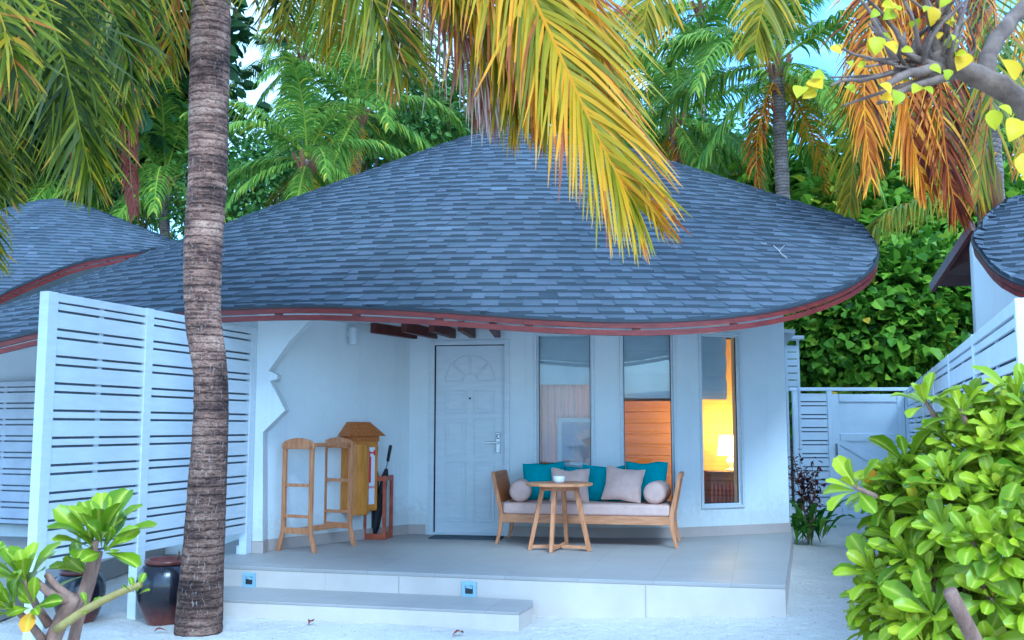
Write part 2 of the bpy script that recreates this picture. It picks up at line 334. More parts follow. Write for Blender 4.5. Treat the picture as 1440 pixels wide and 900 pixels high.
M['pale'] = leafmat('pale_tree_leaf', [(0, (.05, .11, .02)), (.5, (.14, .25, .05)), (1, (.34, .44, .10))], .35, .4)
M['limeleaf'] = leafmat('lime_leaf', [(0, (.42, .46, .01)), (.6, (.62, .54, .01)), (1, (.88, .50, .01))], .4, .4)
M['darkred'] = leafmat('maroon_leaf', [(0, (.02, .008, .010)), (.6, (.06, .016, .02)), (1, (.10, .03, .03))], .2, .4)
M['under'] = leafmat('strap_leaf', [(0, (.03, .09, .01)), (.6, (.12, .25, .02)), (1, (.26, .42, .03))], .25, .4)

# ------------------------------------------------------------------ ground
P = .25
def gz(x, y):
    t = max(0, min(1, (x - .3) / 1.6)); t = t * t * (3 - 2 * t)
    f = max(0, min(1, (30 - y) / 10))
    return (-.06 + .06 * t) * f + (.018 * noise.noise((x * 1.1, y * 1.1, 0)) + .010 * noise.noise((x * 3.7, y * 3.7, 4)) + (.009 * noise.noise((x * 11, y * 11, 7)) + .006 * noise.noise((x * 23, y * 23, 3)) if 4.9 < y < 16 else 0)) * f * (1 if y < 20 else .3)
g = MB(); NX, NY = 150, 150
xs = [-9 + .2 * i for i in range(17)] + [-5.6 + .035 * i for i in range(315)] + [5.6 + .2 * i for i in range(18)]; ys = [1 + .15 * j for j in range(27)] + [5.05 + .035 * j for j in range(160)] + [10.8 + .1 * j for j in range(73)]
xs = [-250, -90, -30] + xs + [30, 90, 250]; ys = [-150, -30, -5] + ys + [30, 90, 300]
g.add([(x, y, gz(x, y) if -10 < x < 10 and 0 < y < 19 else -.02) for y in ys for x in xs],
      [(j * len(xs) + i, j * len(xs) + i + 1, (j + 1) * len(xs) + i + 1, (j + 1) * len(xs) + i) for j in range(len(ys) - 1) for i in range(len(xs) - 1)])
tag(g.build('sand_ground', M['sand'], smooth=True), 'pale coral sand ground around the villa', kind='structure')

# ------------------------------------------------------------------ roofs
class Roof:
    """shingled cone of elliptical plan cut by a free eave line; g is the drop below the apex"""
    def __init__(s, A, sl, sr, sf, sb): s.A = Vector(A); s.sl, s.sr, s.sf, s.sb = sl, sr, sf, sb
    def gphi(s, x, y):
        dx, dy = x - s.A.x, y - s.A.y
        a = (s.sl if dx < 0 else s.sr) * dx; b = (s.sf if dy < 0 else s.sb) * dy
        return sqrt(a * a + b * b), atan2(b, a)
    def pt(s, g, ph, dz=0):
        a, b = g * cos(ph), g * sin(ph)
        return Vector((s.A.x + a / (s.sl if a < 0 else s.sr), s.A.y + b / (s.sf if b < 0 else s.sb), s.A.z - sqrt(g * g + .04) + dz))
    def z(s, x, y): return s.A.z - s.gphi(x, y)[0]
    def hit(s, u, v):
        d = ray(u, v); t = 3.0; prev = 1
        while t < 60:
            q = Vector((0, 0, CH)) + d * t; h = q.z - s.z(q.x, q.y)
            if prev > 0 >= h and t > 3: return (q.x, q.y)
            prev = h; t += .01
        raise ValueError(f'no hit {u},{v}')
    def outline(s, pts):
        k = sorted((s.gphi(x, y)[1], s.gphi(x, y)[0]) for x, y in pts); n = len(k)
        s.tab = []
        N = 720
        for i in range(N):
            ph = -pi + 2 * pi * i / N
            j = 0
            while j < n and k[j][0] <= ph: j += 1
            def K(q):
                a, b = k[q % n]; return a + 2 * pi * (q // n), b
            (a0, b0), (a1, b1), (a2, b2), (a3, b3) = K(j - 2), K(j - 1), K(j), K(j + 1)
            t = (ph - a1) / max(1e-6, a2 - a1)
            m1 = (b2 - b0) / max(1e-6, a2 - a0) * (a2 - a1); m2 = (b3 - b1) / max(1e-6, a3 - a1) * (a2 - a1)
            s.tab.append((2 * t ** 3 - 3 * t * t + 1) * b1 + (t ** 3 - 2 * t * t + t) * m1 + (-2 * t ** 3 + 3 * t * t) * b2 + (t ** 3 - t * t) * m2)
        for _ in range(28): s.tab = [(s.tab[i - 1] + 2 * s.tab[i] + s.tab[(i + 1) % N]) / 4 for i in range(N)]
    def go(s, ph):
        t = ((ph + pi) / (2 * pi) * 720) % 720; i = int(t); return lerp(s.tab[i % 720], s.tab[(i + 1) % 720], t - i)
    def build(s, parent, seed=1, wide=1.0, fas=.11, dg=.079, soff='soffit'):
        r = random.Random(seed); mb = MB(); g0 = .04; gm = max(s.tab)
        while g0 < gm:
            g1 = g0 + dg
            N = 240; arc = [0]
            for i in range(N): arc.append(arc[-1] + (s.pt(g1, -pi + 2 * pi * (i + 1) / N) - s.pt(g1, -pi + 2 * pi * i / N)).length)
            pos = r.random() * .2; cuts = [0.0]; 
            while pos < arc[-1] - .1: cuts.append(pos); pos += r.uniform(.10, .23) * wide
            cuts.append(arc[-1]); k = 0; phs = []
            for c_ in cuts:
                while k < N - 1 and arc[k + 1] < c_: k += 1
                phs.append(-pi + 2 * pi * (k + (c_ - arc[k]) / max(1e-6, arc[k + 1] - arc[k])) / N)
            lift = True
            for p0, p1 in zip(phs, phs[1:]):
                if p1 - p0 < 1e-5: continue
                e0, e1 = s.go(p0), s.go(p1)
                if g0 >= e0 and g0 >= e1: continue
                th = .018 if (lift := not lift) else .031
                th += r.uniform(-.002, .003); tone = min(1, max(.08, (r.gauss(.47, .12)) + (.0 if lift else .06)))
                jg = r.uniform(-.004, .004) * (1 if lift else 1.6)
                a, b = s.pt(min(g0, e0), p0, .002), s.pt(min(g0, e1), p1, .002)
                d, c = s.pt(min(g1 + jg, e0), p0), s.pt(min(g1 + jg, e1), p1)
                up = Vector((0, 0, th))
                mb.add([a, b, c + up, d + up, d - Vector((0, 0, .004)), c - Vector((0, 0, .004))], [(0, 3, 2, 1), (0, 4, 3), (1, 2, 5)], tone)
                mb.f.append(tuple(len(mb.v) - 6 + k for k in (3, 4, 5, 2))); mb.t.append(0.12)  # butt faces darker: asphalt core and painted shade line under each course
            g0 = g1
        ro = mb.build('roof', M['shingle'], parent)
        # deck under the shingles
        N = 240; n2 = 12; dk = MB()
        vs = [s.pt(max(.05, (s.go(-pi + 2 * pi * i / N) - .015) * j / n2), -pi + 2 * pi * i / N, -.05) for j in range(1, n2 + 1) for i in range(N)]
        dk.add(vs, [(j * N + i, (j + 1) * N + i, (j + 1) * N + (i + 1) % N, j * N + (i + 1) % N) for j in range(n2 - 1) for i in range(N)])
        dk.build('soffit', M[soff], ro, smooth=True)
        # fascia: two bent boards with a slot and spacer blocks between
        E = [s.pt(s.go(-pi + 2 * pi * i / N), -pi + 2 * pi * i / N, 0) for i in range(N)]
        Nn = []
        for i in range(N):
            t = E[(i + 1) % N] - E[i - 1]; Nn.append(Vector((t.y, -t.x, 0)).normalized())
        def board(z1, z0, o0, o1, name, mt):
            b = MB(); vs = []
            for e, n in zip(E, Nn):
                vs += [e + n * o0 + Vector((0, 0, z0)), e + n * o1 + Vector((0, 0, z0)), e + n * o1 + Vector((0, 0, z1)), e + n * o0 + Vector((0, 0, z1))]
            b.add(vs, [(4 * i + k, 4 * ((i + 1) % N) + k, 4 * ((i + 1) % N) + (k + 1) % 4, 4 * i + (k + 1) % 4) for i in range(N) for k in range(4)])
            return b.build(name, mt, ro)
        board(.004, -.012, -.03, .022, 'drip_edge', M['dark'])
        board(-.013, -.013 - fas * .43, -.028, .012, 'fascia', M['fascia'])
        board(-.013 - fas * .57, -.013 - fas, -.032, .004, 'fascia', M['fascia'])
        b = MB()
        for i in range(0, N, 4):
            e, n = E[i], Nn[i]; b.box(e + n * -.014 + Vector((0, 0, -.013 - fas * .5)), (.07, .03, fas * .139), atan2(n.y, n.x) + pi / 2)
        o = b.build('fascia_spacer', M['rafter'], ro); o['kind'] = 'stuff'
        return ro

# ------------------------------------------------------------------ main villa
villa = thing('villa', (0, 11, 0), 'white beach villa with sweeping dark shingle roof, white door and open porch', 'villa')
VO = Vector((0, 11, 0))
class VB(MB):
    """mesh whose points are given in world space but belong to the villa"""
    def build(s, name, mt, parent=None, **k):
        s.v = [(x, y - 11, z) for x, y, z in s.v]; return MB.build(s, name, mt, parent or villa, **k)
A0 = Vector((-1.177, 11.477)); A1 = Vector((.20, 11.235)); A2 = Vector((1.05, 11.09)); A3 = Vector((1.86, 11.12)); A4 = Vector((2.955, 11.56)); A5 = Vector((3.20, 11.66))
LW = Vector((-2.42, 9.93))
# porch
front = [at(u, v, z=P) for u, v in ((315, 795), (440, 800), (561, 804.5), (750, 811.5), (930, 817.5), (1105, 823))]
front = [Vector((-3.0, front[0].y + .10, P))] + front
ppoly = [(p.x, p.y) for p in front] + [(3.42, 12.3), (0, 13), (-2.9, 12.6), (-3.0, 10)]
b = VB(); b.prism(ppoly, P - .03, P); porch = b.build('porch', M['tile'], bevel=.004)
b = VB(); ins = []
cxy = Vector((.3, 10.6))
for x, y in ppoly: q = Vector((x, y)); q += (cxy - q).normalized() * .006; ins.append((q.x, q.y))
b.prism(ins, -.3, P - .0305); b.build('porch_riser', M['riser'])
# riser joints
b = VB()
for u, v in ((458, 800.5), (561, 804.5), (908, 816.8)):
    q = at(u, v, z=P); b.box((q.x, q.y + .004, P / 2 - .08), (.004, .012, .36), R(-14))
b.build('tile_joint', M['tilejoint'], )
# step
s0, s1 = Vector((-2.75, 8.32)), Vector((.05, 7.66)); dv = (s1 - s0).normalized(); nv = Vector((-dv.y, dv.x))
s2, s3 = s1 + nv * .33 + dv * .03, s0 + nv * .55
b = VB(); b.prism([s0, s1, (s1 + Vector((.11, .32))), (.16, 8.2), (-2.7, 9.1)], -.3, .075 - .02); b.build('step', M['riser'], bevel=.003)
b = VB(); b.prism([s0 - nv * .004, s1 + Vector((.004, -.004)), (s1 + Vector((.116, .32))), (.165, 8.19), (-2.7, 9.05)], .0555, .075); b.build('step_tread', M['tile'], bevel=.003)
# recessed step lights
def steplight(u, v):
    q = at(u, v, z=.12)
    # slide onto the riser plane
    for i in range(len(front) - 1):
        a, c = front[i], front[i + 1]; d = ray(u, v)
        den = d.x * (c.y - a.y) - d.y * (c.x - a.x)
        t = (a.x * (c.y - a.y) - a.y * (c.x - a.x)) / den
        q = Vector((0, 0, CH)) + d * t
        if a.x <= q.x <= c.x: break
    rz = atan2(c.y - a.y, c.x - a.x); e = Vector((cos(rz), sin(rz), 0)); n = Vector((sin(rz), -cos(rz), 0)); q.z = .135
    b = VB(); k = .062
    for x, z, w_, h_ in ((0, .045, .124, .034), (0, -.05, .124, .024), (-.048, -.005, .028, .066), (.048, -.005, .028, .066)):
        b.box(q + e * x + n * .006 + Vector((0, 0, z)), (w_, .014, h_), rz)
    s = b.build('step_light', M['steplight'], bevel=.002)
    b = VB(); b.box(q + n * .002 + Vector((0, 0, -.005)), (.068, .006, .066), rz); b.build('light_recess', M['dark'], s).parent = s
    b = VB(); b.bar(q + n * .004 + e * -.03 + Vector((0, 0, .02)), q + n * .010 + e * .03 + Vector((0, 0, .012)), .008, .02); o = b.build('louvre', M['steplight'], s)
steplight(351, 811); steplight(660, 826)

def seg(p0, p1, z0, z1, ops=(), th=.15, name='wall', mt='wall', d0=0, d1=0):
    p0, p1 = Vector(p0), Vector(p1); L = (p1 - p0).length; e = (p1 - p0) / L; n = Vector((-e.y, e.x))
    b = VB(); rz = atan2(e.y, e.x)
    def bx(s0, s1, a0, a1):
        if s1 - s0 > .002 and a1 - a0 > .002:
            c = p0 + e * (s0 + s1) / 2 + n * th / 2; b.box((c.x, c.y, (a0 + a1) / 2), (s1 - s0, th, a1 - a0), rz)
    x = 0
    for s0, s1, a0, a1 in ops:
        bx(x, s0, z0, z1); bx(s0, s1, z0, a0); bx(s0, s1, a1, z1); x = s1
    bx(x, L, z0, z1)
    return b.build(name, M[mt]), e, n, rz
def onseg(p0, p1, u):
    """distance along p0-p1 where the sight line of photo column u (at eye height) meets it"""
    d = ray(u, 600); e = (p1 - p0); den = d.x * e.y - d.y * e.x
    t = (p0.x * e.y - p0.y * e.x) / den; q = Vector((d.x * t, d.y * t))
    return (q - p0).length
# door wall, window walls, corner and side walls
dl, dr = onseg(A0, A1, 611), onseg(A0, A1, 709); DT = 2.385
seg(A0, A1, P, 3.4, [(dl - .03, dr + .03, P, DT + .03)])
WT, WB = 2.50, .585
wins = []
for p0, p1, ua, ub, bl in ((A1, A2, 755, 832.5, 541), (A2, A3, 876, 947.5, 560), (A3, A4, 987, 1041, 562)):
    a, c = onseg(p0, p1, ua), onseg(p0, p1, ub)
    _, e, n, rz = seg(p0, p1, P, 3.4, [(a, c, WB, WT)]); wins.append((p0, e, n, rz, a, c, bl))
seg(A4, A5, P, 3.4)
sdv = Vector((.25, .968)); seg(A5 + Vector((0, .0)), A5 + sdv * 5, P - .3, 3.4)
seg(LW, A0 + Vector((-.0, .0)), P, 2.95)
seg(A5 + sdv * 4.9, (-1.5, 16.3), P - .3, 3.4); seg((-1.5, 16.2), A0 + Vector((-.15, .1)), P, 3.4)
# left wing under the low eave
seg((-6.6, 12.3), (-2.4, 11.3), 0, 2.85); seg((-2.45, 11.4), LW + Vector((-.16, .16)), P, 2.9)
# skirting tiles
for p0, p1 in ((LW, A0), (A0, A0 + (A1 - A0).normalized() * (dl - .10)), (A0 + (A1 - A0).normalized() * (dr + .10), A1), (A1, A2), (A2, A3), (A3, A4), (A4, A5), (A5, A5 + sdv * .6)):
    p0, p1 = Vector(p0), Vector(p1); e = (p1 - p0).normalized(); n = Vector((-e.y, e.x)); c = (p0 + p1) / 2 - n * .006
    b = VB(); b.box((c.x, c.y, P + .055), ((p1 - p0).length + .012, .012, .11), atan2(e.y, e.x)); b.build('skirting', M['skirt'], bevel=.002)
# windows
for p0, e, n, rz, a, c, bl in wins:
    W = c - a; m = p0 + e * (a + c) / 2; H = WT - WB; zc = (WT + WB) / 2; E3, N3 = Vector((*e, 0)), Vector((*n, 0)); m3 = Vector((m.x, m.y, zc))
    b = VB(); t = .03   # flat surround standing proud of the plaster
    for x, z, w_, h_ in ((-W / 2 - t / 2, 0, t, H + 2 * t), (W / 2 + t / 2, 0, t, H + 2 * t), (0, H / 2 + t / 2, W, t), (0, -H / 2 - t / 2, W, t)):
        b.box(m3 + E3 * x - N3 * .011 + Vector((0, 0, z)), (w_, .022, h_), rz)
    win = b.build('window', M['white'], bevel=.003)
    b = VB(); t = .018
    for x, z, w_, h_ in ((-W / 2 + t / 2, 0, t, H), (W / 2 - t / 2, 0, t, H), (0, H / 2 - t / 2, W - 2 * t, t), (0, -H / 2 + t / 2, W - 2 * t, t)):
        b.box(m3 + E3 * x + N3 * .045 + Vector((0, 0, z)), (w_, .03, h_), rz)
    b.build('frame', M['white'], win, bevel=.002).parent = win
    b = VB(); t2 = .007
    for x, z, w_, h_ in ((-W / 2 + t + t2 / 2, 0, t2, H - 2 * t), (W / 2 - t - t2 / 2, 0, t2, H - 2 * t), (0, -H / 2 + t + t2 / 2, W - 2 * t - 2 * t2, t2)):
        b.box(m3 + E3 * x + N3 * .042 + Vector((0, 0, z)), (w_, .012, h_), rz)
    b.build('gasket', M['dark'], win)
    b = VB(); b.box(m3 + N3 * .052, (W - 2 * t, .006, H - 2 * t), rz); b.build('pane', M['glass'], win)
    # roman blind: cloth with soft fold bellies
    zb = at(720, bl, Y=m.y + .12).z; b = VB(); prof = []; NZ = 40
    bw = W - .015 if bl != 562 else W * .80
    for j in range(NZ + 1):
        z = lerp(zb, WT, j / NZ); ph = (z - zb) / .27
        prof.append((z, .026 * abs(sin(pi * ph)) ** .6 if ph < 3 else 0))
    x0 = -W / 2 + .006
    vs = [m3 + E3 * x - N3 * d + N3 * (.125) + Vector((0, 0, z - zc)) for z, d in prof for x in (x0, x0 + bw)]
    vs += [q + N3 * .008 for q in vs]
    k = len(prof) * 2
    fs = [(2 * j, 2 * j + 1, 2 * j + 3, 2 * j + 2) for j in range(NZ)] + [(k + 2 * j + 2, k + 2 * j + 3, k + 2 * j + 1, k + 2 * j) for j in range(NZ)]
    fs += [(0, k, k + 1, 1)]
    b.add(vs, fs); b.build('blind', M['blind'], win)
# interior shell
b = VB(); b.prism([(-1.0, 11.65), (3.1, 11.75), (4.2, 16.1), (-1.2, 16.1)], P + .002, P + .006); b.build('room_floor', M['roomfloor'])
b = VB(); b.box((1.3, 15.0, 1.4), (5.2, .1, 2.3)); b.box((-.35, 13.2, 1.4), (.1, 3.4, 2.3)); b.build('room_wall', M['roomwall'])
b = VB(); b.box((2.75, 12.48, 1.4), (1.1, .06, 2.3)); b.build('room_wall', M['lampwall'])  # partition set close behind the lamp so its glow shows
# porch ceiling
b = VB(); b.prism([(-3.0, 9.55), (-1.8, 9.25), (-.75, 9.05), (.12, 8.95), (.98, 8.9), (1.6, 9.0), (1.95, 11.2), (3.4, 11.9), (4.3, 16.2), (-1.5, 16.2), (-2.6, 12.4), (-3.0, 11)], 2.575, 2.62); b.build('ceiling', M['soffit'])
# ceiling trim where the door wall meets the ceiling
e = (A1 - A0).normalized(); n = Vector((-e.y, e.x)); c_ = (A0 + A1) / 2 - n * .012
b = VB(); b.box((c_.x, c_.y, 2.565), ((A1 - A0).length, .022, .018), atan2(e.y, e.x)); b.build('ceiling_trim', M['soffit'])
for u, fan in ((583, -.20), (611, -.05), (637, .06), (665, .16), (700, .22)):
    s_ = onseg(A0, A1, u); q = A0 + e * s_ - n * .02; d = (-n + e * (fan - .1)).normalized()
    a3, b3 = Vector((q.x, q.y, 2.52)), Vector((q.x + d.x * .85, q.y + d.y * .85, 2.52))
    b = VB(); b.bar(a3, b3, .065, .11); b.build('rafter', M['rafter'], bevel=.003)
# door
D0 = A0 + e * dl; DW = dr - dl; DH = DT - P; rzd = atan2(e.y, e.x); e3, n3 = Vector((*e, 0)), Vector((*n, 0))
def dp(x, z, o=0): return Vector((D0.x, D0.y, P)) + e3 * x + Vector((0, 0, z)) - n3 * o
b = VB(); b.box(dp(DW / 2, DH / 2 + .004, -.055), (DW - .008, .04, DH - .012), rzd); door = b.build('door', M['white'], bevel=.003)
b = VB(); t = .012
def ringbar(x0, z0, x1, z1):
    for a_, c_ in (((x0, z0), (x1, z0)), ((x1, z0), (x1, z1)), ((x1, z1), (x0, z1)), ((x0, z1), (x0, z0))):
        b.bar(dp(a_[0], a_[1], -.033), dp(c_[0], c_[1], -.033), .016, .016, up=-n3)
for x0, x1 in ((.15, .44), (.56, .85)):
    for z0, z1 in ((.62, .93), (.395, .585), (.245, .36)):
        x0_, x1_, z0_, z1_ = x0 * DW, x1 * DW, DH * (1 - z1), DH * (1 - z0)
        ringbar(x0_, z0_, x1_, z1_)
        b.box(dp((x0_ + x1_) / 2, (z0_ + z1_) / 2, -.034), (x1_ - x0_ - .07, .01, z1_ - z0_ - .07), rzd)
# sunburst: four raised fan segments
cz, cx_ = DH * .805, DW * .5
for k in range(4):
    a0, a1 = pi * (k + .06 + (.0 if k else .0)) / 4, pi * (k + .94) / 4
    ring = [(r_ * cos(a), r_ * sin(a)) for r_, aa in ((.30, [a0 + (a1 - a0) * i / 6 for i in range(7)]), (.095, [a1, a0])) for a in aa]
    for (xa, za), (xb, zb_) in zip(ring, ring[1:] + ring[:1]):
        b.bar(dp(cx_ + xa * .97, cz + za, -.033), dp(cx_ + xb * .97, cz + zb_, -.033), .016, .016, up=-n3)
b.build('moulding', M['white'], door, bevel=.004)
b = VB(); b.box(dp(DW - .075, 1.03, -.028), (.05, .014, .23), rzd); hd = b.build('handle', M['steel'], door, bevel=.005)
b = VB(); b.bar(dp(DW - .075, 1.03, -.02), dp(DW - .075, 1.03, .03), .02, .02); b.bar(dp(DW - .065, 1.03, .028), dp(DW - .20, 1.03, .032), .018, .02); b.box(dp(DW - .068, 1.10, -.018), (.03, .008, .04), rzd); hd2 = b.build('handle', M['steel'], door, bevel=.004)
b = VB(); b.box(dp(DW - .075, 1.1, -.0195), (.03, .005, .05), rzd); b.build('card_slot', M['dark'], door)
b = VB(); b.bar(dp(DW * .5, 1.53, -.036), dp(DW * .5, 1.53, -.028), .022, .022); b.build('peephole', M['dark'], door, bevel=.003)
for zz in (.25, 1.08, 1.90):
    b = VB(); b.tube([dp(-.006, zz, -.028), dp(-.006, zz + .11, -.028)], .008, 10); b.build('hinge', M['dark'], door)
b = VB()
for x, z, w_, h_ in ((-.034, DH / 2 + .03, .06, DH + .06), (DW + .034, DH / 2 + .03, .06, DH + .06), (DW / 2, DH + .033, DW + .008, .054)):
    b.box(dp(x, z, .004), (w_, .03, h_), rzd)
b.build('door_frame', M['white'], bevel=.003)
b = VB(); b.box(dp(DW / 2, .012, -.01), (DW + .05, .06, .024), rzd); b.build('threshold', M['white'], bevel=.003)
b = VB(); b.box(dp(DW / 2, DH / 2, -.1), (DW + .06, .01, DH + .05), rzd); b.build('door_backing', M['dark'])
# profiled fin wall beside the porch
fin = [(369.6, 754), (369.6, 608), (401, 577), (380, 536), (390, 533), (390, 527), (378, 521), (407.6, 479), (446, 440)]
FY = 9.74
fp = [at(u, v, Y=FY) for u, v in fin]
prof = [(q.x, q.z) for q in fp]; x0 = -2.50; x1w = prof[0][0]
poly = [(x1w, P + .115)] + prof[1:-1] + [(prof[-1][0], 2.574)] + [(x0, 2.574), (x0, P + .115)]
b = VB(); b.hexa([(x, FY, z) for x, z in poly], [(x, FY + .20, z) for x, z in poly]); b.build('fin_wall', M['wall'], bevel=.004)
b = VB(); b.box(((x0 + x1w) / 2 + .003, FY + .1, P + .0565), (x1w - x0 + .008, .212, .113)); b.build('fin_skirting', M['skirt'], bevel=.002)
# small drum lamp on the porch wall
we = (A0 - LW).normalized(); wn = Vector((we.y, -we.x)); sL = onseg(LW, A0, 488); q = LW + we * sL + wn * .075
b = VB(); b.lathe([(.048, -.09), (.05, -.085), (.05, .085), (.048, .09)], (q.x, q.y, 2.43), 20); wl = b.build('porch_lamp', M['white'], smooth=False)
b = VB(); b.box((q.x - wn.x * .055, q.y - wn.y * .055, 2.46), (.05, .05, .06), atan2(we.y, we.x)); b.build('bracket', M['white'], wl)
# roof
rf = Roof((.145, 13.2, 5.72), .43, .375, .72, .62)
eave = [rf.hit(u, v) for u, v in ((0, 479), (70, 462), (135, 449), (200, 441), (318, 434), (440, 430), (600, 436), (740, 446), (880, 452), (1000, 448), (1100, 434), (1170, 412), (1212, 390), (1229, 372), (1233, 355), (1228, 338), (1215, 322))]
eave += [(-5.6, 9.6), (-6.8, 10.4), (-7.4, 12), (-7, 14), (-5, 16), (-2, 17.3), (1, 17.6), (2.4, 16.4), (3.5, 14.2), (4.0, 12.7)]
rf.outline(eave)
vr = rf.build(villa, 3)
vr.location = -VO

# ------------------------------------------------------------------ neighbouring villas
lv = thing('villa', (-9.5, 20, 0), 'neighbouring villa with blue grey shingle roof behind the slatted privacy screen', 'villa')
ap = at(78, 268, Y=20.0)
r2 = Roof(ap, .42, .42, .66, .66)
ev = [r2.hit(u, v) for u, v in ((-60, 444), (0, 413), (50, 392), (100, 372), (150, 361), (200, 354), (240, 351))]
ev += [(-5.1, 18.4), (-4.7, 20.2), (ap.x + 3.6, 23.5), (ap.x, 25), (ap.x - 5, 23), (ap.x - 6.5, 20), (ap.x - 5.8, 17)]
r2.outline(ev); o = r2.build(lv, 5, 1.2, .14); o.location = (9.5, -20, 0)
b = MB(); NW = 20
ring = [(4.6 * cos(2 * pi * k / NW), 4.2 * sin(2 * pi * k / NW)) for k in range(NW)]
b.prism([(ap.x + 9.5 + x, y + .6) for x, y in ring], 0, 3.05); b.build('wall', M['wall'], lv)
for k in (13, 15, 16, 17):
    x, y = ring[k]; b = MB(); b.box((ap.x + 9.5 + x * 1.02, y * 1.02 + .6, 1.7), (.5, .3, 2.9), 2 * pi * k / NW + pi / 2); b.build('pilaster', M['wall'], lv)
q = at(150, 386, Y=16.4) - Vector((-9.5, 20, 0)); b = MB(); b.box(q, (.10, .12, .07), .4); fl = b.build('floodlight', M['white'], lv, bevel=.01)
b = MB(); b.bar(q + Vector((-.0, .05, 0)), q + Vector((.02, .3, .08)), .04, .04); b.build('bracket', M['white'], fl)

rv = thing('villa', (8, 11, 0), 'neighbouring villa whose curved shingle brim overhangs the white boundary fence', 'villa')
r3 = Roof((8.0, 11.0, 4.75), .31, .30, .45, .45)
ev = [r3.hit(u, v) for u, v in ((1372, 326), (1381, 350), (1392, 368), (1408, 386), (1440, 402), (1500, 412), (1580, 418))]
ev += [(3.98, 8.5), (4.5, 9.3), (5.3, 10.4), (6.0, 12), (7, 14), (9, 15), (12, 14.5), (13, 11), (12, 8), (9, 6.0), (6, 5.9)]
r3.outline(ev); o = r3.build(rv, 9, 1.0, .09); o.location = (-8, -11, 0)
# its walls
wv = [(4.75, 10.2), (4.45, 9.5), (4.75, 8.9), (6.5, 8.4), (9, 8.4), (11, 10.5), (9.5, 13.5), (6.6, 13.5)]
b = MB(); b.prism([(x - 8, y - 11) for x, y in wv], 0, 3.3); b.build('wall', M['wall'], rv)
# low lean-to eave of dark boards
q0, q1, q2, q3 = at(1309, 403, Y=12.4), at(1366, 316, Y=11.0), at(1392, 352, Y=11.2), at(1380, 402, Y=12.6)
b = MB(); V8 = Vector((8, 11, 0)); b.hexa([q0 - V8, q3 - V8, q2 - V8, q1 - V8], [p_ - V8 + Vector((0, 0, .05)) for p_ in (q0, q3, q2, q1)]); b.build('lean_to_roof', M['soffit_brown'], rv)
b = MB(); b.bar(q0 - V8 + Vector((0, -.03, -.02)), q1 - V8 + Vector((0, -.03, -.02)), .05, .12); b.build('fascia', M['fascia'], rv)

# ------------------------------------------------------------------ slatted fences
def slats(b, p0, p1, z0, z1, th=.018, per=.187, seq=((.0, .115), (.129, .044)), seed=0, top=True):
    p0, p1 = Vector(p0), Vector(p1); e = (p1 - p0).normalized(); L = (p1 - p0).length; rz = atan2(e.y, e.x); c = (p0 + p1) / 2
    z = z1
    if top: b.box((c.x, c.y, z1 - .03), (L, th * 1.6, .06), rz); z = z1 - .074
    r = random.Random(seed); k = 0
    while z - seq[k % 2][1] > z0 - .05:
        hgt = seq[1 - k % 2][1] if top else seq[k % 2][1]; k += 1
        if z - hgt < z0: hgt = max(.02, z - z0)
        off = r.uniform(-.0015, .0015)
        b.box((c.x + off, c.y + off, z - hgt / 2), (L, th, hgt), rz + r.uniform(-.0008, .0008)); z -= hgt + .018
        if z < z0 + .015: break
def fence(name, pts, z0, z1, label, mat, postw=.085, feet=(), group=None, foot_z=None, per=None, cat='fence', postd=None):
    p0 = Vector((*pts[0], 0)); t = thing(name, p0, label, cat, group)
    P2 = [Vector(p) - Vector(pts[0]) for p in pts]
    for i, p in enumerate(P2):
        e = (P2[min(i + 1, len(P2) - 1)] - P2[max(0, i - 1)]).normalized()
        zf = foot_z[i] if foot_z else -.1
        b = MB(); b.box((p.x - e.y * .02, p.y + e.x * .02, (zf + z1 + .004) / 2), (postw, postd or postw * .8, z1 + .004 - zf), atan2(e.y, e.x)); b.build('post', mat, t, bevel=.004)
    for i in range(len(P2) - 1):
        e = (P2[i + 1] - P2[i]).normalized(); b = MB()
        a, c = P2[i] + e * postw / 2, P2[i + 1] - e * postw / 2
        slats(b, a, c, z0, z1, seed=i, **({} if not per else per)); pn = b.build('slat_panel', mat, t, bevel=.002, seg=1)
        m = (a + c) / 2 + Vector((-e.y, e.x)) * .0165; b = MB(); b.box((m.x, m.y, (z0 + z1) / 2), (.05, .014, z1 - z0 - .02), atan2(e.y, e.x)); b.build('batten', mat, pn)
        m = (a + c) / 2 + Vector((-e.y, e.x)) * .03; b = MB(); b.box((m.x, m.y, (z0 + z1) / 2), ((c - a).length - .004, .006, z1 - z0 - .01), atan2(e.y, e.x)); b.build('shade_net', M['net'], pn)  # dark sheet added behind the slats to shade the gaps
    return t
pt_ = fence('privacy_fence', [(-3.31, 7.1), (-2.985, 8.13), (-2.535, 9.70)], .46, 2.42, 'tall white slatted privacy screen standing behind the leaning palm trunk', M['white'], .10, foot_z=[-.1, -.1, P])
b = MB(); b.box((.70, 2.62, P + .04), (.05, .06, .08)); b.build('foot_bracket', M['white'], pt_, bevel=.004)
ga, gb_ = at(-80, 560, Y=12.9), at(58, 560, Y=11.9)
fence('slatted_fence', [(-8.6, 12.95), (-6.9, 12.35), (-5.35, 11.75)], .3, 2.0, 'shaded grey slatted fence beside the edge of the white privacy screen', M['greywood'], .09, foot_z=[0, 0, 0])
tag(MB().box((-6.2, 10.2, .05), (4.4, 4.6, .2)).build('paving', M['tile'], bevel=.004), kind='structure', label='grey tiled paving behind the slatted screen')
# boundary fence to the right, running to the gate
F0 = Vector((2.28, 4.45)); F1 = Vector((5.98, 15.05)); fd = (F1 - F0); NF = 7
fence('boundary_fence', [tuple(F1 - fd * k / (NF - 1)) for k in range(NF)], .1, 2.03, 'long white slatted boundary fence running back past the leafy shrub', M['gate'], .05, postd=.075)
